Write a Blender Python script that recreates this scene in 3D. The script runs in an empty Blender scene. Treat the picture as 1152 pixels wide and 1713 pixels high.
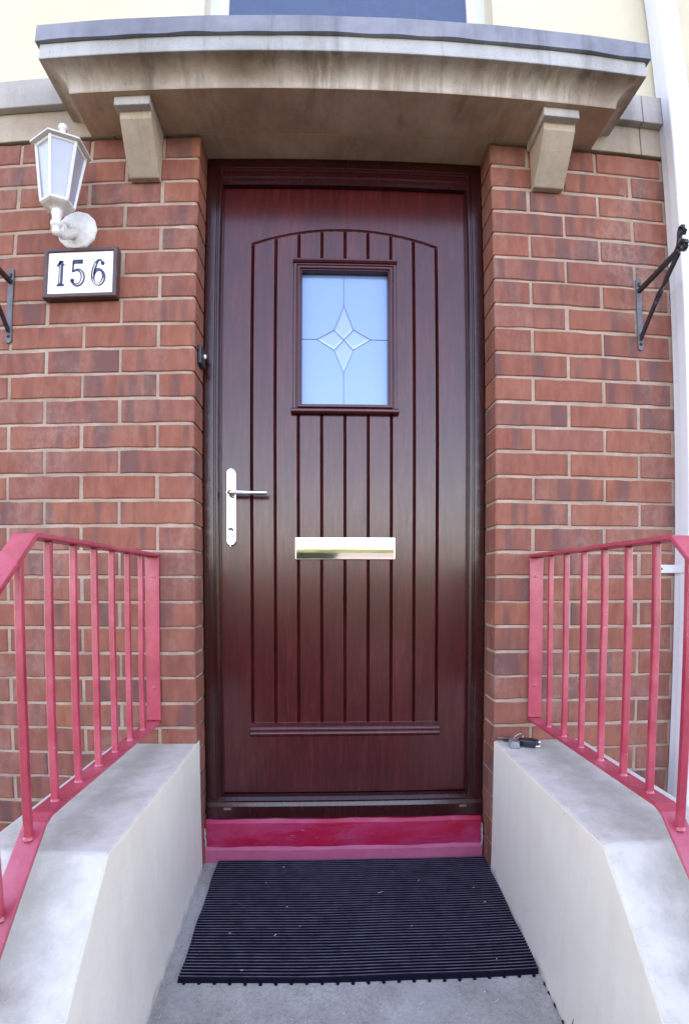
import bpy, bmesh, math, random
import numpy as np
from mathutils import Vector, Matrix
random.seed(7)
R = math.radians
sc = bpy.context.scene
col = sc.collection

# ------------------------------------------------------------------ camera (a mild wide-angle lens with barrel distortion)
cam = bpy.data.cameras.new('camera')
cam_o = bpy.data.objects.new('camera', cam); col.objects.link(cam_o)
cam_o.location = (0.38316, -1.55377, 0.93779)
cam_o.rotation_euler = (R(90) - 0.02869, 0, -0.03376)
cam.type = 'PANO'
cam.panorama_type = 'FISHEYE_LENS_POLYNOMIAL'
cam.sensor_fit = 'AUTO'; cam.sensor_width = 17.13; cam.sensor_height = 17.13
cam.fisheye_fov = R(175)
cam.fisheye_polynomial_k0 = 0.000843970832923941
cam.fisheye_polynomial_k1 = -0.11571464021164177
cam.fisheye_polynomial_k2 = 0.0012060229804280226
cam.fisheye_polynomial_k3 = 0.0002348936471024323
cam.fisheye_polynomial_k4 = -1.0589536107705189e-05
cam.shift_y = 0.0840
cam.clip_start = 0.01; cam.clip_end = 3000
sc.camera = cam_o

# ------------------------------------------------------------------ sky, sun, exposure: the front of the house is in open shade
SUN_EL, SUN_ROT = R(42), R(-22)
world = bpy.data.worlds.new('World'); sc.world = world; world.use_nodes = True
wn = world.node_tree; wn.nodes.clear()
sky = wn.nodes.new('ShaderNodeTexSky'); sky.sky_type = 'NISHITA'; sky.sun_disc = False
sky.sun_elevation = SUN_EL; sky.sun_rotation = SUN_ROT; sky.air_density = 1.0; sky.dust_density = 0.8; sky.ozone_density = 2.5
bg = wn.nodes.new('ShaderNodeBackground'); bg.inputs[1].default_value = 0.15
wo = wn.nodes.new('ShaderNodeOutputWorld')
wn.links.new(sky.outputs[0], bg.inputs[0]); wn.links.new(bg.outputs[0], wo.inputs[0])
sun = bpy.data.lights.new('sun', 'SUN'); sun.energy = 4.0; sun.angle = R(0.5); sun.color = (1, 0.95, 0.88)
sun_o = bpy.data.objects.new('sun', sun); col.objects.link(sun_o)
sd = Vector((math.sin(SUN_ROT) * math.cos(SUN_EL), math.cos(SUN_ROT) * math.cos(SUN_EL), math.sin(SUN_EL)))
sun_o.rotation_euler = (-sd).to_track_quat('-Z', 'Y').to_euler()
sun_o.location = sd * 30
vs = sc.view_settings
vs.view_transform = 'Standard'; vs.look = 'None'; vs.gamma = 1.0
vs.exposure = 3.15
vs.use_white_balance = True
vs.white_balance_temperature = 9000
vs.white_balance_tint = 27

# ------------------------------------------------------------------ materials
def new_mat(name):
    m = bpy.data.materials.new(name); m.use_nodes = True
    nt = m.node_tree; b = nt.nodes['Principled BSDF']
    return m, nt, b
def N(nt, t, **k):
    n = nt.nodes.new(t)
    for a, v in k.items():
        if a.startswith('_'): n.inputs[int(a[1:])].default_value = v
        else: setattr(n, a, v)
    return n
def L(nt, a, b): nt.links.new(a, b)
def coords(nt, scale=(1, 1, 1), obj=True):
    tc = N(nt, 'ShaderNodeTexCoord'); mp = N(nt, 'ShaderNodeMapping')
    mp.inputs['Scale'].default_value = scale
    L(nt, tc.outputs['Object' if obj else 'Generated'], mp.inputs[0])
    return mp.outputs[0]
def noise(nt, vec, scale, detail=4, rough=0.55, dist=0.0):
    n = N(nt, 'ShaderNodeTexNoise'); n.inputs['Scale'].default_value = scale
    n.inputs['Detail'].default_value = detail; n.inputs['Roughness'].default_value = rough; n.inputs['Distortion'].default_value = dist
    L(nt, vec, n.inputs['Vector']); return n.outputs[0]
def ramp(nt, fac, stops, interp='LINEAR'):
    r = N(nt, 'ShaderNodeValToRGB'); r.color_ramp.interpolation = interp
    e = r.color_ramp.elements
    while len(e) < len(stops): e.new(0.5)
    for i, (p, c) in enumerate(stops):
        e[i].position = p; e[i].color = (c, c, c, 1) if not hasattr(c, '__len__') else (*c, 1)
    L(nt, fac, r.inputs[0]); return r.outputs[0]
def mix(nt, fac, a, b, mode='MIX'):
    n = N(nt, 'ShaderNodeMix'); n.data_type = 'RGBA'; n.blend_type = mode
    for i, v in ((0, fac), (6, a), (7, b)):
        if hasattr(v, 'node') or hasattr(v, 'is_output'): L(nt, v, n.inputs[i])
        else: n.inputs[i].default_value = (*v, 1) if hasattr(v, '__len__') else v
    return n.outputs[2]
def bump(nt, b, h, strength=0.3, dist=0.002, chain=None):
    n = N(nt, 'ShaderNodeBump'); n.inputs['Strength'].default_value = strength; n.inputs['Distance'].default_value = dist
    L(nt, h, n.inputs['Height'])
    if chain is not None: L(nt, chain, n.inputs['Normal'])
    L(nt, n.outputs[0], b.inputs['Normal']); return n.outputs[0]

def simple(name, c, rough=0.5, metal=0.0, spec=0.5, var=0.12, scale=30, bmp=0.15, bdist=0.0008, coat=0.0, coat_r=0.1):
    m, nt, b = new_mat(name)
    v = coords(nt)
    n1 = noise(nt, v, scale, 5)
    lo = tuple(x * (1 - var) for x in c); hi = tuple(min(1, x * (1 + var)) for x in c)
    L(nt, ramp(nt, n1, [(0.3, lo), (0.7, hi)]), b.inputs['Base Color'])
    b.inputs['Metallic'].default_value = metal
    b.inputs['Specular IOR Level'].default_value = spec
    L(nt, ramp(nt, noise(nt, v, scale * 0.6, 3), [(0.3, max(0.02, rough * 0.85)), (0.7, min(1, rough * 1.15))]), b.inputs['Roughness'])
    b.inputs['Coat Weight'].default_value = coat; b.inputs['Coat Roughness'].default_value = coat_r
    if bmp: bump(nt, b, noise(nt, v, scale * 4, 4), bmp, bdist)
    return m

def brick_mat():
    m, nt, b = new_mat('brick')
    at = N(nt, 'ShaderNodeAttribute'); at.attribute_name = 'brk'
    sp = N(nt, 'ShaderNodeSeparateColor'); L(nt, at.outputs['Color'], sp.inputs[0])
    tc = N(nt, 'ShaderNodeTexCoord')
    # offset the texture per brick so that nothing runs across the joints
    off = N(nt, 'ShaderNodeVectorMath', operation='SCALE'); L(nt, at.outputs['Color'], off.inputs[0]); off.inputs['Scale'].default_value = 37.0
    ad = N(nt, 'ShaderNodeVectorMath', operation='ADD'); L(nt, tc.outputs['Object'], ad.inputs[0]); L(nt, off.outputs[0], ad.inputs[1])
    mp = N(nt, 'ShaderNodeMapping'); mp.inputs['Scale'].default_value = (1, 1, 0.12); L(nt, ad.outputs[0], mp.inputs[0])
    streak = noise(nt, mp.outputs[0], 24, 1.5, 0.5)
    mp2 = N(nt, 'ShaderNodeMapping'); mp2.inputs['Scale'].default_value = (1, 1, 0.35); L(nt, ad.outputs[0], mp2.inputs[0])
    fine = noise(nt, mp2.outputs[0], 38, 5, 0.6)
    base = ramp(nt, sp.outputs[0], [(0.0, (0.235, 0.078, 0.056)), (0.35, (0.265, 0.084, 0.055)), (0.7, (0.290, 0.098, 0.062)), (0.9, (0.255, 0.090, 0.066)), (1.0, (0.31, 0.100, 0.054))])
    lite = ramp(nt, fine, [(0.32, (0.84, 0.80, 0.82)), (0.68, (1.14, 1.18, 1.20))])
    c1 = mix(nt, 1.0, base, lite, 'MULTIPLY')
    # dark purple drag bands
    mm = N(nt, 'ShaderNodeMath', operation='MULTIPLY'); L(nt, sp.outputs[1], mm.inputs[0]); mm.inputs[1].default_value = 0.22
    sb = N(nt, 'ShaderNodeMath', operation='ADD'); L(nt, streak, sb.inputs[0]); L(nt, mm.outputs[0], sb.inputs[1])
    band = ramp(nt, sb.outputs[0], [(0.66, 0.0), (0.80, 0.75)])
    c2 = mix(nt, band, c1, (0.13, 0.062, 0.060))
    # orange bricks and pale efflorescence / mortar smears
    wv = coords(nt, (1, 1, 0.7))
    sm = ramp(nt, noise(nt, wv, 3.2, 6, 0.7, 0.4), [(0.50, 0.0), (0.70, 0.42)])
    sm2 = ramp(nt, noise(nt, wv, 60, 3, 0.7), [(0.40, 0.25), (0.6, 1.0)])
    smx = N(nt, 'ShaderNodeMath', operation='MULTIPLY'); L(nt, sm, smx.inputs[0]); L(nt, sm2, smx.inputs[1])
    c3 = mix(nt, smx.outputs[0], c2, (0.36, 0.27, 0.24))
    speck = ramp(nt, noise(nt, coords(nt), 210, 2, 0.5), [(0.26, 0.55), (0.33, 1.0)])
    c4 = mix(nt, 1.0, c3, speck, 'MULTIPLY')
    ws = ramp(nt, noise(nt, coords(nt, (1, 1, 0.35)), 55, 2, 0.5), [(0.775, 0.0), (0.79, 0.8)])
    c4 = mix(nt, ws, c4, (0.62, 0.58, 0.56))
    L(nt, c4, b.inputs['Base Color'])
    b.inputs['Roughness'].default_value = 0.82; b.inputs['Specular IOR Level'].default_value = 0.3
    h1 = bump(nt, b, fine, 0.35, 0.002)
    bump(nt, b, noise(nt, coords(nt), 260, 4, 0.6), 0.3, 0.0012, h1)
    return m
def mortar_mat():
    m, nt, b = new_mat('mortar')
    v = coords(nt)
    c = ramp(nt, noise(nt, v, 9, 6, 0.65), [(0.3, (0.29, 0.195, 0.15)), (0.5, (0.39, 0.275, 0.215)), (0.72, (0.50, 0.375, 0.305))])
    g = ramp(nt, noise(nt, v, 240, 3, 0.6), [(0.3, 0.8), (0.6, 1.05)])
    L(nt, mix(nt, 1.0, c, g, 'MULTIPLY'), b.inputs['Base Color'])
    b.inputs['Roughness'].default_value = 0.95
    bump(nt, b, noise(nt, v, 130, 6, 0.7), 0.6, 0.003)
    return m
def concrete_mat(name, base, dark, pale, streak=0.6, speck=True):
    """weathered cast stone with rain streaks that run down"""
    m, nt, b = new_mat(name)
    v = coords(nt)
    c = ramp(nt, noise(nt, v, 5, 7, 0.62), [(0.32, dark), (0.5, base), (0.7, pale)])
    vs_ = coords(nt, (1, 0.25, 0.07))
    st = ramp(nt, noise(nt, vs_, 30, 5, 0.65), [(0.42, 0.0), (0.50, 0.35), (0.58, 1.0)])
    st2 = ramp(nt, noise(nt, coords(nt, (1, 0.3, 0.2)), 3.0, 2), [(0.42, 0.0), (0.6, streak)])
    mu = N(nt, 'ShaderNodeMath', operation='MULTIPLY'); L(nt, st, mu.inputs[0]); L(nt, st2, mu.inputs[1])
    c = mix(nt, mu.outputs[0], c, pale)
    st3 = ramp(nt, noise(nt, coords(nt, (1, 0.3, 0.09)), 14, 5, 0.7), [(0.34, 0.60), (0.46, 1.0)])
    c = mix(nt, streak, c, mix(nt, 1.0, c, st3, 'MULTIPLY'))
    if speck:
        c = mix(nt, 1.0, c, ramp(nt, noise(nt, v, 190, 3, 0.6), [(0.25, 0.6), (0.4, 1.0)]), 'MULTIPLY')
    L(nt, c, b.inputs['Base Color'])
    b.inputs['Roughness'].default_value = 0.85
    h = bump(nt, b, noise(nt, v, 45, 7, 0.65), 0.35, 0.004)
    bump(nt, b, noise(nt, v, 300, 3, 0.6), 0.25, 0.001, h)
    return m
def plinth_mat():
    """cream masonry paint: clean on the faces, tops toned down against skylight, with green-grey grime and black specks"""
    m, nt, b = new_mat('cream_masonry_paint')
    v = coords(nt)
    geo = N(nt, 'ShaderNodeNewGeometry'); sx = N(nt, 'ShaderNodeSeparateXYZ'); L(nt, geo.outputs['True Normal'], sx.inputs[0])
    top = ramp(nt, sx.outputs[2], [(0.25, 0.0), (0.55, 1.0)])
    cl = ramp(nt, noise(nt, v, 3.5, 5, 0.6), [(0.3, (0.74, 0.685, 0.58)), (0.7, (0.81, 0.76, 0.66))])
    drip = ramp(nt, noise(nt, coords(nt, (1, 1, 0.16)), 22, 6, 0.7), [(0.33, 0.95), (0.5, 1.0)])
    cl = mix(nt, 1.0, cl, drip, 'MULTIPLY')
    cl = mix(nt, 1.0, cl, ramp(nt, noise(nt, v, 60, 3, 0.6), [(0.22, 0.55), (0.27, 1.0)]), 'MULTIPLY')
    gr = ramp(nt, noise(nt, v, 13, 10, 0.72), [(0.30, (0.45, 0.42, 0.35)), (0.46, (0.57, 0.545, 0.48)), (0.66, (0.65, 0.625, 0.57))])  # top tone lowered so sky-lit slopes stay below white, plus grime
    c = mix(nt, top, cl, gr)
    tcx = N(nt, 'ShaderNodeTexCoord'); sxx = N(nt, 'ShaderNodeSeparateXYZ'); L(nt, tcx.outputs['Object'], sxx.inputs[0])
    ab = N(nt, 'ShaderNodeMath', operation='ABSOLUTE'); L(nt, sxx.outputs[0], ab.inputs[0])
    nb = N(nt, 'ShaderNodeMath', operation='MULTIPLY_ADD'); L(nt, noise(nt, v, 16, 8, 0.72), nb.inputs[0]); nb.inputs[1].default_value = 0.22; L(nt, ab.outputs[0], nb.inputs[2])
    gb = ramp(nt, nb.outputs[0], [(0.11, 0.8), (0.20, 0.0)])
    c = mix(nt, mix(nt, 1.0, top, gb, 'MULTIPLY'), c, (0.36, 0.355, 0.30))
    sp = ramp(nt, noise(nt, v, 150, 4, 0.65), [(0.27, 0.0), (0.32, 1.0)])
    spt = mix(nt, top, (1, 1, 1), sp)
    c = mix(nt, 1.0, c, mix(nt, 0.75, (1, 1, 1), spt), 'MULTIPLY')
    # grime and scuffs where the wall meets the landing
    sz = N(nt, 'ShaderNodeSeparateXYZ'); tc = N(nt, 'ShaderNodeTexCoord'); L(nt, tc.outputs['Object'], sz.inputs[0])
    a1 = N(nt, 'ShaderNodeMath', operation='MULTIPLY'); L(nt, sz.outputs[1], a1.inputs[0]); a1.inputs[1].default_value = -0.1
    a2 = N(nt, 'ShaderNodeMath', operation='ADD'); L(nt, sz.outputs[2], a2.inputs[0]); L(nt, a1.outputs[0], a2.inputs[1])
    a3 = N(nt, 'ShaderNodeMath', operation='MULTIPLY_ADD'); L(nt, noise(nt, coords(nt, (1, 1, 0.6)), 14, 6, 0.7), a3.inputs[0]); a3.inputs[1].default_value = -0.12
    a4 = N(nt, 'ShaderNodeMath', operation='SUBTRACT'); L(nt, a2.outputs[0], a4.inputs[0]); a4.inputs[1].default_value = 0.56 + 0.0475; L(nt, a4.outputs[0], a3.inputs[2])
    a5 = N(nt, 'ShaderNodeMath', operation='ADD'); L(nt, a3.outputs[0], a5.inputs[0]); a5.inputs[1].default_value = 0.065
    gl = mix(nt, 1.0, ramp(nt, a5.outputs[0], [(0.005, 0.75), (0.03, 0.0)]), ramp(nt, noise(nt, v, 30, 6, 0.7), [(0.35, 0.35), (0.6, 1.0)]), 'MULTIPLY')
    c = mix(nt, gl, c, (0.27, 0.25, 0.22))
    L(nt, c, b.inputs['Base Color']); b.inputs['Roughness'].default_value = 0.55
    h = bump(nt, b, noise(nt, v, 11, 6, 0.6), 0.5, 0.008)
    bump(nt, b, noise(nt, v, 90, 6, 0.65), 0.4, 0.002, h)
    return m
def paint_metal():
    m, nt, b = new_mat('faded_crimson_rail_paint')
    v = coords(nt)
    c = ramp(nt, noise(nt, v, 8, 6, 0.6), [(0.3, (0.33, 0.020, 0.045)), (0.5, (0.44, 0.034, 0.068)), (0.72, (0.54, 0.088, 0.13))])
    chip = ramp(nt, noise(nt, v, 70, 5, 0.8), [(0.65, 0.0), (0.70, 0.55)])
    L(nt, mix(nt, chip, c, (0.72, 0.45, 0.48)), b.inputs['Base Color'])
    L(nt, ramp(nt, noise(nt, v, 25, 4), [(0.3, 0.30), (0.7, 0.50)]), b.inputs['Roughness'])
    b.inputs['Specular IOR Level'].default_value = 0.8
    b.inputs['Coat Weight'].default_value = 0.35; b.inputs['Coat Roughness'].default_value = 0.3
    bump(nt, b, noise(nt, coords(nt, (1, 1, 0.5)), 55, 4, 0.6), 0.6, 0.003)
    return m
def step_mat():
    m, nt, b = new_mat('crimson_doorstep_paint')
    v = coords(nt, (0.35, 1, 1))
    w = ramp(nt, noise(nt, v, 11, 7, 0.7, 0.8), [(0.42, 0.0), (0.62, 0.75)])
    c = ramp(nt, noise(nt, v, 5, 4), [(0.3, (0.36, 0.004, 0.030)), (0.7, (0.46, 0.007, 0.045))])
    c = mix(nt, w, c, (0.44, 0.045, 0.13))
    sc_ = ramp(nt, noise(nt, coords(nt, (0.12, 1, 1)), 70, 4, 0.7), [(0.68, 0.0), (0.74, 0.6)])
    L(nt, mix(nt, sc_, c, (0.62, 0.30, 0.36)), b.inputs['Base Color'])
    b.inputs['Roughness'].default_value = 0.32
    bump(nt, b, noise(nt, v, 30, 6, 0.65), 0.6, 0.004)
    return m
def step_dull():
    m, nt, b = new_mat('worn_pink_step_paint')
    v = coords(nt, (0.4, 1, 1))
    c = ramp(nt, noise(nt, v, 14, 7, 0.7), [(0.35, (0.40, 0.060, 0.13)), (0.65, (0.48, 0.10, 0.18))])
    L(nt, c, b.inputs['Base Color']); b.inputs['Roughness'].default_value = 0.6
    bump(nt, b, noise(nt, v, 50, 6, 0.65), 0.5, 0.002)
    return m
def wood_mat(name='rosewood_foil', k=0.95):
    """dark red rosewood-grain door skin with a satin sheen"""
    m, nt, b = new_mat(name)
    v = coords(nt, (1, 1, 0.10))
    g = noise(nt, v, 70, 6, 0.68, 0.8)
    g2 = noise(nt, coords(nt, (1, 1, 0.22)), 9, 4, 0.6, 1.5)
    c = ramp(nt, g, [(0.30, (0.046 * k, 0.0038 * k, 0.0042 * k)), (0.55, (0.070 * k, 0.0078 * k, 0.0085 * k)), (0.75, (0.112 * k, 0.018 * k, 0.016 * k))])
    c = mix(nt, 1.0, c, ramp(nt, g2, [(0.3, 0.78), (0.7, 1.22)]), 'MULTIPLY')
    L(nt, c, b.inputs['Base Color'])
    L(nt, ramp(nt, g, [(0.3, 0.23), (0.7, 0.17)]), b.inputs['Roughness'])
    b.inputs['Specular IOR Level'].default_value = 0.55
    b.inputs['Coat Weight'].default_value = 0.0; b.inputs['Coat Roughness'].default_value = 0.22
    bump(nt, b, g, 0.3, 0.0008)
    return m
def render_mat():
    m, nt, b = new_mat('cream_render')
    v = coords(nt)
    L(nt, ramp(nt, noise(nt, v, 2.5, 5), [(0.3, (0.58, 0.515, 0.375)), (0.7, (0.64, 0.575, 0.43))]), b.inputs['Base Color'])
    b.inputs['Roughness'].default_value = 0.9
    bump(nt, b, noise(nt, v, 120, 6, 0.7), 0.5, 0.003)
    return m
def floor_mat():
    m, nt, b = new_mat('landing_concrete')
    v = coords(nt)
    c = ramp(nt, noise(nt, v, 6, 8, 0.68), [(0.3, (0.25, 0.235, 0.21)), (0.5, (0.33, 0.31, 0.28)), (0.7, (0.42, 0.40, 0.37))])
    c = mix(nt, 1.0, c, ramp(nt, noise(nt, v, 120, 4, 0.7), [(0.28, 0.65), (0.5, 1.0), (0.72, 1.15)]), 'MULTIPLY')
    pale = ramp(nt, noise(nt, v, 2.2, 5, 0.6), [(0.52, 0.0), (0.68, 0.5)])
    c = mix(nt, pale, c, (0.44, 0.44, 0.45))
    L(nt, c, b.inputs['Base Color']); b.inputs['Roughness'].default_value = 0.8
    bump(nt, b, noise(nt, v, 70, 7, 0.7), 0.5, 0.003)
    return m
def glass_pane_mat(name, tint, mirror, backing):
    """coated glazing: weak mirror of the sky; the backing colour can paint in more of its reflection"""
    m, nt, b = new_mat(name)
    b.inputs['Base Color'].default_value = (*backing, 1); b.inputs['Roughness'].default_value = 0.6
    g = N(nt, 'ShaderNodeBsdfGlossy'); g.inputs['Color'].default_value = (*tint, 1); g.inputs['Roughness'].default_value = 0.04
    lw = N(nt, 'ShaderNodeLayerWeight'); lw.inputs[0].default_value = 0.3
    mr = N(nt, 'ShaderNodeMath', operation='MULTIPLY_ADD'); L(nt, lw.outputs['Fresnel'], mr.inputs[0]); mr.inputs[1].default_value = 0.5; mr.inputs[2].default_value = mirror
    mx = N(nt, 'ShaderNodeMixShader'); L(nt, mr.outputs[0], mx.inputs[0]); L(nt, b.outputs[0], mx.inputs[1]); L(nt, g.outputs[0], mx.inputs[2])
    L(nt, mx.outputs[0], nt.nodes['Material Output'].inputs[0])
    n = N(nt, 'ShaderNodeBump'); n.inputs['Strength'].default_value = 0.08; n.inputs['Distance'].default_value = 0.002
    L(nt, noise(nt, coords(nt), 6, 2), n.inputs['Height']); L(nt, n.outputs[0], g.inputs['Normal'])
    return m

M = dict(
    brick=brick_mat(), mortar=mortar_mat(), render=render_mat(), plinth=plinth_mat(), rail=paint_metal(),
    step=step_mat(), step2=step_dull(), wood=wood_mat(), frame=wood_mat('shaded_rosewood_frame', 0.48), floor=floor_mat(),  # frame: door wood darkened to hold the canopy's shade
    stone=concrete_mat('cast_stone_band', (0.36, 0.33, 0.31), (0.29, 0.265, 0.245), (0.44, 0.41, 0.39), 0.5),
    canopy=concrete_mat('canopy_concrete', (0.43, 0.29, 0.205), (0.32, 0.205, 0.14), (0.52, 0.385, 0.29), 0.6),
    corbel=concrete_mat('corbel_stone', (0.39, 0.305, 0.235), (0.29, 0.215, 0.165), (0.47, 0.385, 0.315), 0.35),
    fascia=concrete_mat('fascia_stone', (0.36, 0.36, 0.365), (0.28, 0.265, 0.26), (0.45, 0.445, 0.45), 0.6),
    cove=concrete_mat('stained_cove', (0.34, 0.275, 0.23), (0.20, 0.15, 0.115), (0.50, 0.45, 0.41), 1.0),
    lead=concrete_mat('lead_flashing', (0.18, 0.19, 0.235), (0.14, 0.148, 0.19), (0.26, 0.27, 0.32), 0.5, False),
    white=simple('white_upvc', (0.66, 0.69, 0.74), 0.30, var=0.03, scale=8, bmp=0.05),
    lampwhite=simple('lantern_white_paint', (0.66, 0.65, 0.645), 0.38, var=0.05, scale=40, bmp=0.25),
    lampplate=simple('lantern_plate_paint', (0.72, 0.71, 0.70), 0.5, var=0.12, scale=60, bmp=0.5, bdist=0.002),
    chrome=simple('chrome', (0.92, 0.93, 0.95), 0.06, 1.0, var=0.02, scale=10, bmp=0.03),
    black=simple('black_iron', (0.020, 0.019, 0.026), 0.40, var=0.3, scale=60, bmp=0.3),
    iron=simple('grey_iron', (0.10, 0.10, 0.12), 0.5, var=0.3, scale=60, bmp=0.4),
    rubber=simple('black_rubber', (0.004, 0.004, 0.012), 0.7, var=0.25, scale=50, bmp=0.35, spec=0.15),
    ribtop=simple('pale_rib_rubber', (0.085, 0.085, 0.118), 0.55, var=0.45, scale=35, bmp=0.4),  # rib tops paler than the near-black valleys
    plastic=simple('black_plastic', (0.012, 0.012, 0.02), 0.35, var=0.1, bmp=0.1),
    btn=simple('white_button', (0.8, 0.8, 0.82), 0.3, var=0.02, bmp=0.0),
    seal=simple('black_seal', (0.006, 0.004, 0.006), 0.7, var=0.1, bmp=0.0),
    tile=simple('glazed_white_tile', (0.84, 0.83, 0.83), 0.15, var=0.03, scale=12, bmp=0.12, coat=0.5),
    ink=simple('navy_glaze', (0.035, 0.035, 0.085), 0.25, var=0.25, scale=50, bmp=0.1),
    ink2=simple('pale_glaze', (0.62, 0.60, 0.55), 0.25, var=0.2, scale=60, bmp=0.1),
    signwood=simple('brown_sign_frame', (0.085, 0.042, 0.045), 0.5, var=0.25, scale=50, bmp=0.4),
    came=simple('lead_came', (0.10, 0.13, 0.20), 0.4, 0.6, var=0.2, bmp=0.2),
    bevelglass=glass_pane_mat('bevelled_glass', (0.66, 0.82, 1.0), 0.13, (0.16, 0.25, 0.46)),  # blue backings of star and pane paint in the reflected sky
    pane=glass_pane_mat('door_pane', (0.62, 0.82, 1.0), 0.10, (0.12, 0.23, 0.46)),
    upane=glass_pane_mat('upper_window_pane', (0.85, 0.93, 1.0), 0.12, (0.03, 0.05, 0.10)),
    lampglass=None,
    keymetal=simple('key_metal', (0.55, 0.55, 0.56), 0.25, 1.0, var=0.1, bmp=0.1),
    keygrey=simple('grey_key_plastic', (0.24, 0.25, 0.26), 0.4, var=0.1, bmp=0.1),
    straw=simple('pale_straw', (0.62, 0.58, 0.50), 0.8, var=0.2, bmp=0.0),
    blind=simple('slatted_blind', (0.22, 0.29, 0.46), 0.6, var=0.1, bmp=0.0),
    asphalt=simple('asphalt', (0.055, 0.055, 0.058), 0.9, var=0.25, scale=20, bmp=0.5, bdist=0.004),
    paving=simple('concrete_paving', (0.085, 0.08, 0.08), 0.85, var=0.2, scale=8, bmp=0.4, bdist=0.004),
    grass=simple('mown_grass', (0.045, 0.055, 0.022), 0.95, var=0.4, scale=3, bmp=0.8, bdist=0.02),
    added_hills=simple('dry_hillside', (0.12, 0.085, 0.045), 0.95, var=0.35, scale=0.05, bmp=0.0),
    slate=simple('roof_slate', (0.10, 0.10, 0.115), 0.6, var=0.3, scale=10, bmp=0.3),
)

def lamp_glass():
    m = glass_pane_mat('lantern_obscure_glass', (0.95, 0.97, 1.0), 0.10, (0.42, 0.44, 0.54))  # pale backing: frosted glass plus painted-in sky reflection
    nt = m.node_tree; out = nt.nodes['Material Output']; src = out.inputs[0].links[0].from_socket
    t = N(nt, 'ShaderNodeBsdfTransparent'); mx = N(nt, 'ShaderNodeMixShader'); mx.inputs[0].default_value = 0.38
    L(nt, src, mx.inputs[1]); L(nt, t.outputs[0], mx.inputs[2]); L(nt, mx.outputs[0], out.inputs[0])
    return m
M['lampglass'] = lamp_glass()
def clear_glass():
    m = glass_pane_mat('upper_window_glass', (0.85, 0.93, 1.0), 0.03, (0.03, 0.05, 0.10))
    nt = m.node_tree; out = nt.nodes['Material Output']; src = out.inputs[0].links[0].from_socket
    t = N(nt, 'ShaderNodeBsdfTransparent'); t.inputs[0].default_value = (0.86, 0.93, 1, 1); mx = N(nt, 'ShaderNodeMixShader'); mx.inputs[0].default_value = 0.62
    L(nt, src, mx.inputs[1]); L(nt, t.outputs[0], mx.inputs[2]); L(nt, mx.outputs[0], out.inputs[0])
    return m
M['upane'] = clear_glass()

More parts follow.
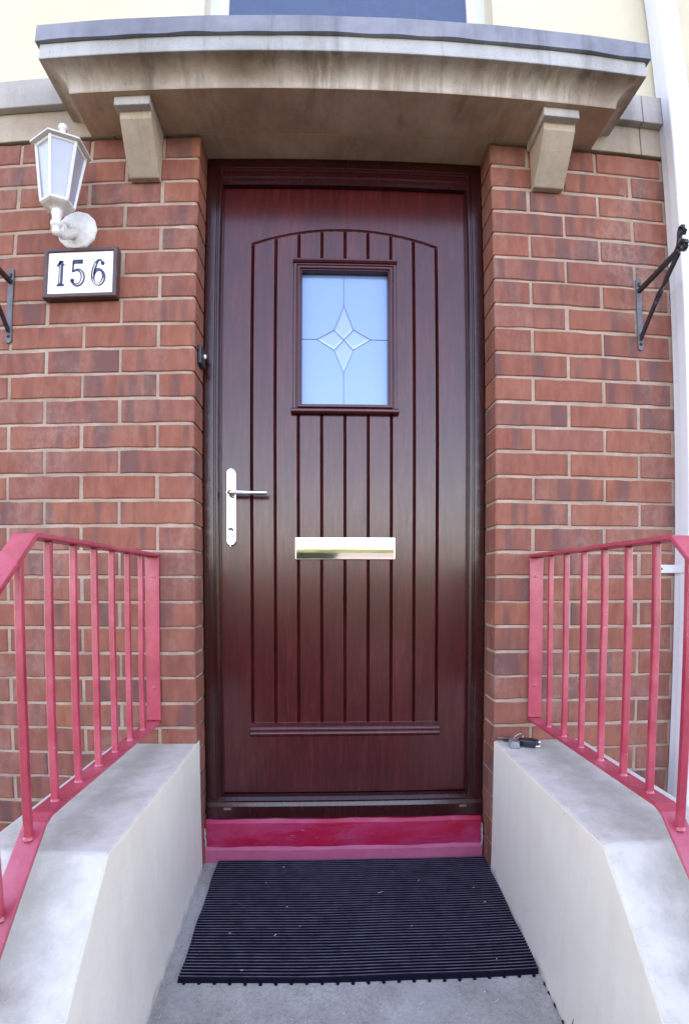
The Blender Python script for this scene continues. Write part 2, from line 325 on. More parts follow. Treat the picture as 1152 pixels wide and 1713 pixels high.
# ------------------------------------------------------------------ mesh helpers
def link(o, parent=None):
    col.objects.link(o)
    if parent is not None: o.parent = parent
    return o
def tag(o, label=None, cat=None, group=None, kind=None):
    if label: o['label'] = label
    if cat: o['category'] = cat
    if group: o['group'] = group
    if kind: o['kind'] = kind
    return o
def thing(name, loc, label, cat, group=None):
    o = bpy.data.objects.new(name, None); o.empty_display_size = 0.05
    link(o); o.location = loc
    return tag(o, label, cat, group)
class MB:
    """collects shapes given in WORLD coordinates; build() makes one mesh object whose origin is its parent's"""
    def __init__(s): s.v = []; s.f = []; s.sm = []; s.mi = []; s.m = 0; s.cur = False
    def add(s, vs, fs, smooth=False):
        b = len(s.v); s.v += [tuple(p) for p in vs]
        for f in fs: s.f.append([b + i for i in f]); s.sm.append(smooth); s.mi.append(s.m)
        return s
    def box(s, x0, x1, y0, y1, z0, z1):
        if x0 > x1: x0, x1 = x1, x0
        if y0 > y1: y0, y1 = y1, y0
        if z0 > z1: z0, z1 = z1, z0
        v = [(x, y, z) for z in (z0, z1) for y in (y0, y1) for x in (x0, x1)]
        return s.add(v, [(0, 2, 3, 1), (4, 5, 7, 6), (0, 1, 5, 4), (2, 6, 7, 3), (0, 4, 6, 2), (1, 3, 7, 5)])
    def prism(s, poly, a0, a1, axis='x'):
        """poly of 2-D points extruded along axis; x: poly=(y,z), y: poly=(x,z), z: poly=(x,y)"""
        n = len(poly)
        area = sum(poly[i][0] * poly[(i + 1) % n][1] - poly[(i + 1) % n][0] * poly[i][1] for i in range(n))
        if area < 0: poly = poly[::-1]
        def P(p, a): return {'x': (a, p[0], p[1]), 'y': (p[0], a, p[1]), 'z': (p[0], p[1], a)}[axis]
        v = [P(p, a0) for p in poly] + [P(p, a1) for p in poly]
        f = [tuple(range(n))[::-1], tuple(range(n, 2 * n))] + [(i, (i + 1) % n, n + (i + 1) % n, n + i) for i in range(n)]
        if axis == 'y': f = [q[::-1] for q in f]
        return s.add(v, f)
    def tube(s, pts, r, n=10, smooth=True, caps=True):
        pts = [Vector(p) for p in pts]; rr = r if hasattr(r, '__len__') else [r] * len(pts)
        vs, fs = [], []; prev = None
        for i, p in enumerate(pts):
            t = ((pts[min(i + 1, len(pts) - 1)] - p).normalized() + (p - pts[max(i - 1, 0)]).normalized()).normalized()
            u = prev if prev is not None else (Vector((0, 0, 1)) if abs(t.z) < 0.9 else Vector((1, 0, 0)))
            u = (u - t * u.dot(t)).normalized(); w = t.cross(u); prev = u
            vs += [p + (u * math.cos(2 * math.pi * k / n) + w * math.sin(2 * math.pi * k / n)) * rr[i] for k in range(n)]
        for i in range(len(pts) - 1):
            for k in range(n): fs.append((i * n + k, i * n + (k + 1) % n, (i + 1) * n + (k + 1) % n, (i + 1) * n + k))
        s.add(vs, fs, smooth)
        if caps:
            s.add(vs[:n], [tuple(range(n))[::-1]]); s.add(vs[-n:], [tuple(range(n))])
        return s
    def bar(s, pts, w, h, twist=None, up=(0, 0, 1)):
        """rectangular bar along a path: w across, h along up"""
        pts = [Vector(p) for p in pts]; vs, fs = [], []
        for i, p in enumerate(pts):
            t = ((pts[min(i + 1, len(pts) - 1)] - p).normalized() + (p - pts[max(i - 1, 0)]).normalized()).normalized()
            u = Vector(up); u = (u - t * u.dot(t)).normalized(); a = t.cross(u)
            if twist: q = Matrix.Rotation(twist[i], 3, t); u = q @ u; a = q @ a
            # keep the thickness across a mitred bend
            vs += [p + a * sx * w / 2 + u * sz * h / 2 for sx, sz in ((-1, -1), (1, -1), (1, 1), (-1, 1))]
        for i in range(len(pts) - 1):
            for k in range(4): fs.append((i * 4 + k, i * 4 + (k + 1) % 4, (i + 1) * 4 + (k + 1) % 4, (i + 1) * 4 + k))
        fs += [(3, 2, 1, 0), tuple(len(vs) - 4 + k for k in range(4))]
        return s.add(vs, fs)
    def lathe(s, prof, c, n=24, axis='z', smooth=True, lobes=0, amp=0):
        vs, fs = [], []
        for r, h in prof:
            for k in range(n):
                a = 2 * math.pi * k / n; q = r * (1 + (amp * math.cos(lobes * a) if lobes else 0))
                x, y = q * math.cos(a), q * math.sin(a)
                vs.append({'z': (c[0] + x, c[1] + y, c[2] + h), 'y': (c[0] + x, c[1] - h, c[2] + y), 'x': (c[0] + h, c[1] + x, c[2] + y)}[axis])
        for i in range(len(prof) - 1):
            for k in range(n): fs.append((i * n + k, i * n + (k + 1) % n, (i + 1) * n + (k + 1) % n, (i + 1) * n + k))
        s.add(vs, fs, smooth)
        s.add(vs[:n], [tuple(range(n))[::-1]]); s.add(vs[-n:], [tuple(range(n))])
        return s
    def build(s, name, mat, parent=None, bevel=0.0, seg=2, loc=None, label=None):
        me = bpy.data.meshes.new(name)
        if parent is not None:
            o3 = Vector((0, 0, 0)); p = parent
            while p is not None: o3 += p.location; p = p.parent
        else: o3 = Vector(loc) if loc is not None else Vector((0, 0, 0))
        me.from_pydata([tuple(Vector(v) - o3) for v in s.v], [], s.f); me.validate()
        bm = bmesh.new(); bm.from_mesh(me); bmesh.ops.recalc_face_normals(bm, faces=bm.faces[:]); bm.to_mesh(me); bm.free()
        if len(me.polygons) == len(s.f):
            me.polygons.foreach_set('use_smooth', s.sm); me.polygons.foreach_set('material_index', s.mi)
        for mm in (mat if isinstance(mat, (list, tuple)) else [mat]): me.materials.append(mm)
        o = bpy.data.objects.new(name, me); link(o, parent)
        if parent is None: o.location = o3
        if bevel:
            b = o.modifiers.new('bevel', 'BEVEL'); b.width = bevel; b.segments = seg; b.limit_method = 'ANGLE'; b.angle_limit = R(35); b.harden_normals = False
        if label: o['label'] = label
        return o
def frame_loop(mb, x0, z0, x1, z1, prof, sides='LTRB'):
    """mitred moulding: prof is a list of (inset, y)"""
    for (ia, ya), (ib, yb) in zip(prof[:-1], prof[1:]):
        A = [(x0 + ia, ya, z0 + ia), (x1 - ia, ya, z0 + ia), (x1 - ia, ya, z1 - ia), (x0 + ia, ya, z1 - ia)]
        B = [(x0 + ib, yb, z0 + ib), (x1 - ib, yb, z0 + ib), (x1 - ib, yb, z1 - ib), (x0 + ib, yb, z1 - ib)]
        for k, sd_ in enumerate('BRTL'):
            if sd_ in sides:
                a0, a1, b1, b0 = A[k], A[(k + 1) % 4], B[(k + 1) % 4], B[k]
                if 'B' not in sides:   # jambs run straight down to the threshold
                    if sd_ == 'R': a0 = (a0[0], a0[1], z0); b0 = (b0[0], b0[1], z0)
                    if sd_ == 'L': a1 = (a1[0], a1[1], z0); b1 = (b1[0], b1[1], z0)
                mb.add([a0, a1, b1, b0], [(0, 1, 2, 3)])
    return mb

# ------------------------------------------------------------------ ground: sheet, lawn; road and hillside added behind the camera for reflections
GZ = -0.56
def sheet(name, x0, x1, y0, y1, z, mat, nx=1):
    b = MB(); b.add([(x0, y0, z), (x1, y0, z), (x1, y1, z), (x0, y1, z)], [(0, 1, 2, 3)])
    return tag(b.build(name, mat), kind='structure')
sheet('ground', -400, 400, -500, 300, GZ - 0.012, M['grass'])
b = MB()
for x0, x1, y0, y1 in ((-0.05, 0.93, -3.4, -1.2), (-0.05, 1.75, -4.3, -3.4), (0.75, 1.75, -6.0, -4.3)): b.add([(x0, y0, GZ), (x1, y0, GZ), (x1, y1, GZ), (x0, y1, GZ)], [(0, 1, 2, 3)])
tag(b.build('path', M['paving']), kind='structure')
sheet('paving', -3.5, 4.5, -1.9, -0.02, GZ - 0.006, M['paving'])
b = MB(); b.box(-60, 60, -8.1, -6.0, GZ - 0.2, GZ + 0.01); tag(b.build('pavement', M['paving'], bevel=0.01), kind='structure')
sheet('road', -200, 200, -15, -8.1, GZ - 0.008, M['asphalt'])  # road added behind the camera for the door to reflect
b = MB()
hp = []
for i in range(81):
    x = -360 + 9 * i
    h = 9.0 + 6.0 * math.exp(-((x + 10) / 70) ** 2) + 3.5 * math.exp(-((x - 130) / 80) ** 2) + 1.2 * math.sin(x * 0.06) + 0.8 * math.sin(x * 0.15 + 1)
    hp.append((x, h))
for (xa, ha), (xb, hb) in zip(hp[:-1], hp[1:]):
    b.add([(xa, -150, GZ - 0.05), (xb, -150, GZ - 0.05), (xb, -235, hb), (xa, -235, ha)], [(0, 1, 2, 3)], True)
    b.add([(xa, -235, ha), (xb, -235, hb), (xb, -300, GZ - 1), (xa, -300, GZ - 1)], [(0, 1, 2, 3)], True)
tag(b.build('added_hills', M['added_hills']), kind='structure')  # unseen hillside added for the reflections in door and letter plate

hedge_mat = simple('clipped_hedge', (0.03, 0.045, 0.018), 0.9, var=0.6, scale=6, bmp=1.0, bdist=0.05)  # unseen hedges added to darken reflections in door and letter plate
def added_hedge(x0, x1, y, h, r, seed, label):
    hr = random.Random(seed); b = MB(); hv = []; st = 0.25 if x1 - x0 < 20 else 0.62
    nx_ = int((x1 - x0) / st); nr = 10; j = r * 0.17
    for i in range(nx_ + 1):
        x = x0 + i * st
        for k in range(nr + 1):
            a = math.pi * k / nr
            end = 0.0 if 0 < i < nx_ else 1.0
            hv.append((x + hr.uniform(-j, j), y + r * (1 - .97 * end) * math.cos(a) + hr.uniform(-j, j) * (1 - end), GZ - 0.02 + ((h * math.sin(a) ** 0.35 + hr.uniform(-j, j)) * (1 - .1 * end) if 0 < k < nr else 0)))
    b.add(hv, [(i * (nr + 1) + k, i * (nr + 1) + k + 1, (i + 1) * (nr + 1) + k + 1, (i + 1) * (nr + 1) + k) for i in range(nx_) for k in range(nr)])
    tag(b.build('added_hedge', hedge_mat, loc=((x0 + x1) / 2, y, GZ)), label, 'added_hedge')
added_hedge(-46, 12, -17.2, 2.4, 0.8, 11, 'long dark clipped hedging added across the road behind the camera for reflections')
added_hedge(-9, 0.60, -5.5, 1.66, 0.35, 12, 'tall dark garden hedging added left of the path behind the camera for reflections')
added_hedge(1.85, 9, -5.5, 1.45, 0.35, 13, 'lower dark garden hedging added right of the path behind the camera for reflections')

# ------------------------------------------------------------------ the house
WALL_X0, WALL_X1 = -3.2, 4.3
OP0, OP1 = -0.0035, 0.8865           # brick faces of the door opening
Z0 = 2.2313                          # bed joint level under the top course
house = thing('terraced_house', (0, 0, GZ), 'terraced house front with red brick below and cream render above a pale stone band', 'house')

def brick_wall():
    V, F, A = [], [], []
    def brick(x0, x1, z0, z1, corner=0):
        j = lambda s=0.0015: random.uniform(-s, s)
        x0 += 0 if corner == 1 else j(0.0015); x1 += 0 if corner == 2 else j(0.0015); z0 += j(); z1 += j()
        yf = j(0.0008); c = 0.0028
        b = len(V)
        V.extend([(x0, 0.1025, z0), (x1, 0.1025, z0), (x1, 0.1025, z1), (x0, 0.1025, z1)])
        for (x, z) in ((x0, z0), (x1, z0), (x1, z1), (x0, z1)): V.append((x, yf + c, z))
        # front face with an extra row of points so that the arrises wander a little
        n = max(2, int(round((x1 - x0) / 0.036)))
        xs = [x0 + c + (x1 - x0 - 2 * c) * i / n for i in range(n + 1)]
        xm = [x0 + (x1 - x0) * i / n for i in range(n + 1)]
        bo = len(V)
        mj = [(j(0.0016), j(0.0016)) for _ in range(n + 1)]; mj[0] = mj[-1] = (0, 0)
        for i, x in enumerate(xm): V.append((x, yf + c, z0 + mj[i][0]))
        for i, x in enumerate(xs): V.append((x, yf, z0 + c + mj[i][0]))
        for i, x in enumerate(xs): V.append((x, yf, z1 - c + mj[i][1]))
        for i, x in enumerate(xm): V.append((x, yf + c, z1 + mj[i][1]))
        m = n + 1; fs = []
        for i in range(n):
            for r in range(3): fs.append((bo + r * m + i, bo + r * m + i + 1, bo + (r + 1) * m + i + 1, bo + (r + 1) * m + i))
        fs.append((bo + 0, bo + m, bo + 2 * m, bo + 3 * m)); fs.append((bo + 3 * m + n, bo + 2 * m + n, bo + m + n, bo + n))
        fs += [(b + 1, b + 5, b + 6, b + 2), (b + 4, b + 0, b + 3, b + 7)]
        fs.append(tuple([b + 0, b + 1, b + 5] + [bo + i for i in range(n - 1, 0, -1)] + [b + 4]))
        fs.append(tuple([b + 2, b + 3, b + 7] + [bo + 3 * m + i for i in range(1, n)] + [b + 6]))
        r = (random.random(), random.random(), random.random(), 1.0)
        for f in fs: F.append(f); A.extend([r] * len(f))
    for k in range(-1, 37):
        zt = Z0 - k * 0.075 - 0.0043; zb = zt - 0.0664
        if zb < GZ: continue
        odd = k % 2 == 1
        for side in (-1, 1):
            edge = (-0.0005 if side < 0 else 0.8895)
            x = 0.0; first = True
            while True:
                ln = 0.1125 if (first and odd) else 0.225
                a0, a1 = x, x + ln; x = a1; first_now = first; first = False
                b0 = a0 + (0.0025 if first_now else 0.005); b1 = a1 - 0.005
                if side < 0:
                    X0, X1 = edge - b1, edge - b0
                    brick(X0, X1, zb, zt, 2 if first_now else 0)
                    if X0 < WALL_X0: break
                else:
                    X0, X1 = edge + b0 - (0.006 if first_now else 0), edge + b1
                    brick(X0, X1, zb, zt, 1 if first_now else 0)
                    if X1 > WALL_X1: break
    me = bpy.data.meshes.new('brickwork'); me.from_pydata([(v[0], v[1], v[2] - GZ) for v in V], [], F)
    ca = me.color_attributes.new('brk', 'FLOAT_COLOR', 'CORNER')
    ca.data.foreach_set('color', np.array(A, dtype=np.float32).ravel())
    me.materials.append(M['brick'])
    o = bpy.data.objects.new('brickwork', me); link(o, house)
    o['label'] = 'red brick wall in stretcher bond with pale mortar joints'
brick_wall()
b = MB()
b.box(WALL_X0 - .2, -0.0115, 0.0035, 0.28, GZ - .1, 2.300); b.box(0.8925, WALL_X1 + .2, 0.0035, 0.28, GZ - .1, 2.300)
b.box(-0.0115, -0.0075, 0.0065, 0.11, GZ, 2.298); b.box(0.8895, 0.8925, 0.0065, 0.11, GZ, 2.298)
b.box(-0.0115, 0.8925, 0.145, 0.28, GZ - .1, 0.12)
b.build('mortar_joints', M['mortar'], house)
# stone band: a plain lower course and a projecting upper course, with butt joints
b = MB()
xs = [WALL_X0 - .2, -2.1, -1.2, -0.27, 1.14, 1.385, 2.3, 3.2, WALL_X1 + .2]
for xa, xb in zip(xs[:-1], xs[1:]):
    b.box(xa + 0.001, xb - 0.001, -0.004, 0.28, 2.3115, 2.409)
b.build('stone_course', M['corbel'], house, bevel=0.003)
b = MB()
for xa, xb in zip(xs[:-1], xs[1:]):
    b.prism([(-0.030, 2.409), (0.28, 2.409), (0.28, 2.519), (-0.004, 2.519), (-0.030, 2.507)], xa + 0.001, xb - 0.001)
b.build('sill_course', M['stone'], house, bevel=0.003)
# rendered storey with the window opening
b = MB()
WX0, WX1, WZ0, WZ1 = -0.012, 0.918, 2.60, 3.75
for x0, x1, z0, z1 in ((WALL_X0 - .2, WX0, 2.519, 5.3), (WX1, WALL_X1 + .2, 2.519, 5.3), (WX0, WX1, WZ1, 5.3), (WX0, WX1, 2.519, WZ0 - 0.05)):
    b.box(x0, x1, 0.004, 0.28, z0, z1)
b.build('rendered_wall', M['render'], house)
b = MB(); b.box(WALL_X0 - .2, WALL_X1 + .2, 0.28, 8.5, GZ, 5.3); b.build('house_body', M['render'], house)  # unseen bulk of the house, given depth to block the sun
b = MB(); b.prism([(-0.35, 5.3), (9.0, 5.3), (4.4, 7.6)], WALL_X0 - .3, WALL_X1 + .3); b.build('roof', M['slate'], house)  # unseen roof, sized so that no sun passes over to the front
win = MB()
frame_loop(win, WX0, WZ0, WX1, WZ1, [(0, 0.18), (0, 0.09), (0.055, 0.09), (0.060, 0.094), (0.060, 0.145)])
wf = win.build('upper_window', M['white'], house)
b = MB(); b.box(WX0 - 0.03, WX1 + 0.03, -0.035, 0.09, WZ0 - 0.05, WZ0); b.build('window_sill', M['white'], wf, bevel=0.004)
b = MB(); b.box(WX0 + 0.055, WX1 - 0.055, 0.104, 0.109, WZ0 + 0.05, WZ1 - 0.05); b.build('pane', M['upane'], wf)
win2 = MB()
z = WZ0 + 0.06
while z < WZ1 - 0.06:
    win2.add([(WX0 + .06, 0.130, z), (WX1 - .06, 0.130, z), (WX1 - .06, 0.120, z + 0.0125), (WX0 + .06, 0.120, z + 0.0125)], [(0, 1, 2, 3)]); z += 0.0165
for x in (0.19, 0.44, 0.69): win2.box(x - .0015, x + .0015, 0.113, 0.115, WZ0 + .06, WZ1 - .06)
win2.build('blind', M['blind'], wf)

# ------------------------------------------------------------------ canopy over the door
can = thing('door_canopy', (0.43, 0, 2.31), 'shallow concrete porch canopy with splayed stained edges and lead flashing over the front door', 'canopy')
X0s, X1s, YS, ZS = -0.340, 1.214, -0.163, 2.313
sp = 0.062
b = MB()
loops = [[(X0s, 0.004), (X0s, YS), (X1s, YS), (X1s, 0.004)], None]
def ring(dx, z): return [(X0s - dx, 0.0, z), (X0s - dx, YS - dx, z), (X1s + dx, YS - dx, z), (X1s + dx, 0.0, z)]
lv = [(0.0, ZS), (0.0005, ZS + 0.006), (0.008, ZS + 0.022), (0.022, ZS + 0.038), (0.042, ZS + 0.049), (sp, ZS + 0.054)]
cv = [(0.0006, ZS + 0.0005)]
for i in range(0, 13):
    a = R(90 * i / 12); cv.append((0.001 + (sp - 0.001) * (1 - math.cos(a)) ** 1.0, ZS + 0.006 + 0.046 * math.sin(a)))
for k in range(3):
    vs_ = []
    for dx, z in cv:
        q = ring(dx, z); vs_ += [q[k], q[k + 1]]
    b.add(vs_, [(2 * i, 2 * i + 1, 2 * i + 3, 2 * i + 2) for i in range(len(cv) - 1)], True)
b.build('cove_edge', M['cove'], can)
b = MB(); b.box(X0s, X1s, YS, -0.0005, ZS - 0.0015, ZS + 0.03)
b.build('soffit', M['canopy'], can)
b = MB(); b.box(OP0 - .004, OP1 + .004, 0.0005, 0.20, 2.3100, 2.3125); b.build('soffit_lintel', M['canopy'], can)
b = MB(); b.box(X0s - sp - .003, X1s + sp + .003, YS - sp - 0.003, -0.0305, ZS + 0.054, ZS + 0.103); b.build('stone_edge', M['fascia'], can, bevel=0.003)
# lead flashing, its lower edge slightly wavy
b = MB(); n = 90
xa, xb, yf = X0s - sp - 0.012, X1s + sp + 0.013, YS - sp - 0.014
top, bot = [], []
for i in range(n + 1):
    t = i / n; x = xa + (xb - xa) * t
    dz = 0.0011 * math.sin(t * 31) + 0.0007 * math.sin(t * 77 + 1)
    top.append((x, yf + 0.0005 * math.sin(t * 40), ZS + 0.156)); bot.append((x, yf - 0.001 + 0.0012 * math.sin(t * 60 + 2), ZS + 0.102 + dz))
for i in range(n):
    b.add([bot[i], bot[i + 1], top[i + 1], top[i]], [(0, 1, 2, 3)], True)
    b.add([top[i], top[i + 1], (top[i + 1][0], 0.003, ZS + 0.20), (top[i][0], 0.003, ZS + 0.20)], [(0, 1, 2, 3)])
    b.add([bot[i], bot[i + 1], (bot[i + 1][0], -0.03, ZS + 0.104), (bot[i][0], -0.03, ZS + 0.104)], [(3, 2, 1, 0)])
for T, Bt, x in ((top[0], bot[0], xa), (top[-1], bot[-1], xb)):
    b.add([T, Bt, (x, 0.003, ZS + 0.104), (x, 0.003, ZS + 0.20)], [(0, 1, 2, 3)])
b.build('lead_flashing', M['lead'], can)
def corbel(x0, x1):
    b = MB()
    b.prism([(0.0, 2.149), (0.0, 2.313), (-0.142, 2.313), (-0.136, 2.286), (-0.122, 2.284), (-0.118, 2.262), (-0.085, 2.222), (-0.045, 2.176), (-0.022, 2.149)], x0 + 0.006, x1 - 0.004)
    o = b.build('corbel', M['corbel'], can, bevel=0.004)
    c = MB(); c.box(x0 - 0.003, x1 - 0.002, -0.146, -0.001, 2.283, 2.3128)
    c.build('corbel_cap', M['stone'], o, bevel=0.003)
corbel(-0.215, -0.113); corbel(1.006, 1.112)

# ------------------------------------------------------------------ front door
DX0, DX1, DZ0, DZ1 = 0.0505, 0.8400, 0.262, 2.226      # leaf
door = thing('front_door', (0.44, 0.125, 0.19), 'dark red rosewood-grain front door with arched vertical grooves, small leaded window, letter plate and lever handle', 'front door')
b = MB()
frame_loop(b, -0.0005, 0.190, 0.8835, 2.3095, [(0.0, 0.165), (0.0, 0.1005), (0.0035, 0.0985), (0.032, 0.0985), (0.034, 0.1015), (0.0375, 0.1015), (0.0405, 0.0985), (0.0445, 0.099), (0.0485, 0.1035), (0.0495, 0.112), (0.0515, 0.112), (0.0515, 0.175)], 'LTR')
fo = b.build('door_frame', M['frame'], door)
b = MB(); frame_loop(b, 0.0440, 0.25, 0.8460, 2.2600, [(0.0, 0.128), (0.008, 0.128), (0.008, 0.175)], 'LTR'); b.build('seal', M['seal'], fo)
# head infill so that the head member is deeper than the jambs, as in the photo
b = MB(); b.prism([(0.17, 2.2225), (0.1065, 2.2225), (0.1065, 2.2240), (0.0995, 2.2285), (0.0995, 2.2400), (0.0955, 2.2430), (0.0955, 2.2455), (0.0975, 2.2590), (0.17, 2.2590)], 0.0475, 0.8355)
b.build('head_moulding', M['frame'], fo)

def leaf():
    grooves = [0.1463, 0.2200, 0.2935, 0.3675, 0.4416, 0.5155, 0.5895, 0.6630, 0.7369]
    gx0, gx1, zb = grooves[0], grooves[-1], 0.490
    zs_, zm = 2.030, 2.080; hw = (gx1 - gx0) / 2; cx = (gx0 + gx1) / 2
    rad = (hw * hw + (zm - zs_) ** 2) / (2 * (zm - zs_)); zc = zm - rad
    arch = lambda x: zc + np.sqrt(np.maximum(rad * rad - (x - cx) ** 2, 0))
    xs = [DX0, DX1]
    for g in grooves: xs += list(g + np.array([-0.0068, -0.0052, -0.0038, -0.0027, -0.0016, -0.0008, 0, 0.0008, 0.0016, 0.0027, 0.0038, 0.0052, 0.0068]))
    xs += list(np.arange(gx0, gx1, 0.006)) + [0.3005, 0.5825]
    xs = np.unique(np.round(xs, 5)); xs = xs[np.concatenate([[True], np.diff(xs) > 0.0004])]
    zs = [DZ0, DZ1, 0.483, 0.4865, 0.489, 0.4905, 0.492, 0.4945, 0.498, 1.5015, 1.9390] + list(np.arange(2.018, 2.094, 0.0011)) + list(np.arange(0.3, 2.2, 0.05))
    zs = np.unique(np.round(zs, 5)); zs = zs[np.concatenate([[True], np.diff(zs) > 0.0004])]
    X, Z = np.meshgrid(xs, zs)
    def vprof(d): # V-groove with a tiny bead
        d = np.abs(d); return 0.0052 * np.maximum(0, 1 - np.abs(d - 0.0027) / 0.0024) + np.where((d >= 0.0046) & (d < 0.0068), -0.0005, 0)
    D = np.zeros_like(X); inside = (Z < arch(X)) & (Z > zb)
    for g in grooves: D = np.maximum(D, np.where(inside, vprof(X - g), 0))
    da = (Z - arch(X)) * np.cos(np.arcsin(np.clip((X - cx) / rad, -1, 1)))
    m = (X > gx0 - 0.004) & (X < gx1 + 0.004)
    D = np.maximum(D, np.where(m, 0.0058 * np.maximum(0, 1 - np.abs(da) / 0.0038) ** 0.5, 0))
    D += np.where(inside & (X > gx0) & (X < gx1), 0.0008, 0)
    ny, nx = X.shape
    V = np.stack([X, 0.125 + D, Z], -1).reshape(-1, 3) - np.array([0.44, 0.125, 0.19])
    F = []
    for j in range(ny - 1):
        for i in range(nx - 1):
            xm, zmid = (xs[i] + xs[i + 1]) / 2, (zs[j] + zs[j + 1]) / 2
            if 0.3005 < xm < 0.5825 and 1.5015 < zmid < 1.9390: continue
            a = j * nx + i; F.append((a, a + 1, a + nx + 1, a + nx))
    V = V.tolist(); base = len(V)
    x0, x1, z0, z1 = DX0 - .44, DX1 - .44, DZ0 - .19, DZ1 - .19
    V += [(x0, 0, z0), (x1, 0, z0), (x1, 0, z1), (x0, 0, z1), (x0, 0.045, z0), (x1, 0.045, z0), (x1, 0.045, z1), (x0, 0.045, z1)]
    for k in range(4): F.append((base + k, base + (k + 1) % 4, base + 4 + (k + 1) % 4, base + 4 + k))
    F.append((base + 4, base + 7, base + 6, base + 5))
    me = bpy.data.meshes.new('door_leaf'); me.from_pydata(V, [], F); me.materials.append(M['wood'])
    o = bpy.data.objects.new('door_leaf', me); link(o, door)
    return o
lf = leaf()
b = MB(); b.prism([(0.126, 0.4435), (0.1165, 0.4475), (0.1135, 0.4545), (0.1155, 0.4600), (0.1185, 0.4620), (0.1150, 0.4655), (0.1155, 0.4720), (0.120, 0.4765), (0.126, 0.4795)], 0.138, 0.748)
b.build('bottom_moulding', M['wood'], lf, bevel=0.0015)
# leaded window in the leaf
b = MB()
GX0, GX1, GZ0_, GZ1_ = 0.277, 0.606, 1.478, 1.966
frame_loop(b, GX0, GZ0_, GX1, GZ1_, [(0.0, 0.1262), (0.0, 0.119), (0.002, 0.1165), (0.009, 0.1165), (0.0115, 0.1205), (0.0140, 0.1205), (0.0165, 0.1145), (0.0205, 0.1145), (0.0235, 0.1205), (0.0255, 0.1205), (0.0275, 0.1245), (0.0275, 0.150)])
wfr = b.build('window_frame', M['wood'], lf)
# the heavier weathering mouldings at head and foot
b = MB(); b.prism([(0.1262, 1.962), (0.112, 1.962), (0.108, 1.968), (0.108, 1.973), (0.1262, 1.978)], GX0 - 0.002, GX1 + 0.002)
b.prism([(0.1262, 1.4715), (0.110, 1.4715), (0.104, 1.477), (0.104, 1.484), (0.116, 1.4905), (0.1262, 1.4905)], GX0 - 0.006, GX1 + 0.006)
b.build('drip_moulding', M['wood'], lf, bevel=0.001)
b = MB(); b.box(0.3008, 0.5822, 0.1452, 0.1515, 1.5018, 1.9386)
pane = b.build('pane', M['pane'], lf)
YG = 0.1446
S = lambda x, z: (0.4405 + (x - 0.4405) * 1.012, YG, 0.938 + (z - 0.938) * 1.012)
T, Bm, Lf, Rt = S(0.4385, 1.8245), S(0.438, 1.606), S(0.3523, 1.7136), S(0.5241, 1.7143)
q1, q2, q3, q4, cc = S(0.4075, 1.7440), S(0.4690, 1.7460), S(0.4075, 1.6790), S(0.4680, 1.6800), S(0.4385, 1.7125)
b = MB()
for seg_ in ([T, q1], [T, q2], [q1, Lf], [q2, Rt], [Lf, q3], [Rt, q4], [q3, Bm], [q4, Bm], [q1, cc], [cc, q4], [q2, cc], [cc, q3],
             [T, (T[0], YG, 1.934)], [Bm, (Bm[0], YG, 1.502)], [Lf, (0.301, YG, Lf[2])], [Rt, (0.582, YG, Rt[2])]):
    b.bar(seg_, 0.0016, 0.0022, up=(0, 1, 0)) if True else None
b.build('lead_came', M['came'], lf)
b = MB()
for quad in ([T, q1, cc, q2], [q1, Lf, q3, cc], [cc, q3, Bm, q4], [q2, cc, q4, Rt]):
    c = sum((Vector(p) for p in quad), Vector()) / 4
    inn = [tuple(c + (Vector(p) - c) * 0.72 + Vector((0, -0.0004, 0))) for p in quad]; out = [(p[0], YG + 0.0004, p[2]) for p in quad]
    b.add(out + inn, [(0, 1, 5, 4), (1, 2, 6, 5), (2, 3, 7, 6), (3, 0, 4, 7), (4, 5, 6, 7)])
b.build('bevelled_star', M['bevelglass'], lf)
# letter plate
b = MB()
x0, x1, z0, z1 = 0.2835, 0.6005, 1.0115, 1.0830
b.box(x0, x1, 0.1175, 0.1262, z0, z1)
lp = b.build('letter_plate', M['chrome'], lf, bevel=0.0025, seg=3)
b = MB(); n = 22; prof = []
for i in range(n + 1):
    t = i / n; a = (t - 0.42) * R(27)
    prof.append((0.1172 - 0.0026 * math.sin(math.pi * min(1, max(0, t))) if 0 < i < n else 0.1172, z0 + 0.003 + (z1 - z0 - 0.006) * t))
vs_ = []
for (y, z) in prof: vs_ += [(x0 + 0.003, y, z), (x1 - 0.003, y, z)]
b.add(vs_, [(2 * i, 2 * i + 1, 2 * i + 3, 2 * i + 2) for i in range(n)], True)
for k, x in ((0, x0 + .003), (1, x1 - .003)):
    b.add([vs_[2 * i + k] for i in range(n + 1)], [tuple(range(n + 1))])
b.build('flap', M['chrome'], lp)
# lever handle on its long plate
def stadium(cx, z0, z1, r, y0, y1, mb, n=10):
    pts = [(cx + r * math.cos(math.pi * i / n), z1 - r + r * math.sin(math.pi * i / n)) for i in range(n + 1)]
    pts += [(cx - r * math.cos(math.pi * i / n), z0 + r - r * math.sin(math.pi * i / n)) for i in range(n + 1)]
    mb.prism(pts, y0, y1, 'y')
b = MB(); stadium(0.0825, 1.0555, 1.2985, 0.0150, 0.1135, 0.1262, b)
hp_ = b.build('handle_plate', M['chrome'], lf, bevel=0.003, seg=3)
b = MB(); b.lathe([(0.0105, 0.0), (0.0105, 0.020), (0.0085, 0.030), (0.0085, 0.034)], (0.0838, 0.1130, 1.2165), 20, 'y')
pts = [(0.0838, 0.083, 1.2165), (0.0860, 0.0795, 1.2165), (0.095, 0.0775, 1.2170), (0.13, 0.0775, 1.2165), (0.17, 0.0785, 1.2150), (0.1985, 0.0800, 1.2155)]
b.tube(pts, [0.0080, 0.0085, 0.0080, 0.0070, 0.0068, 0.0066], 14)
b.build('lever', M['chrome'], hp_)
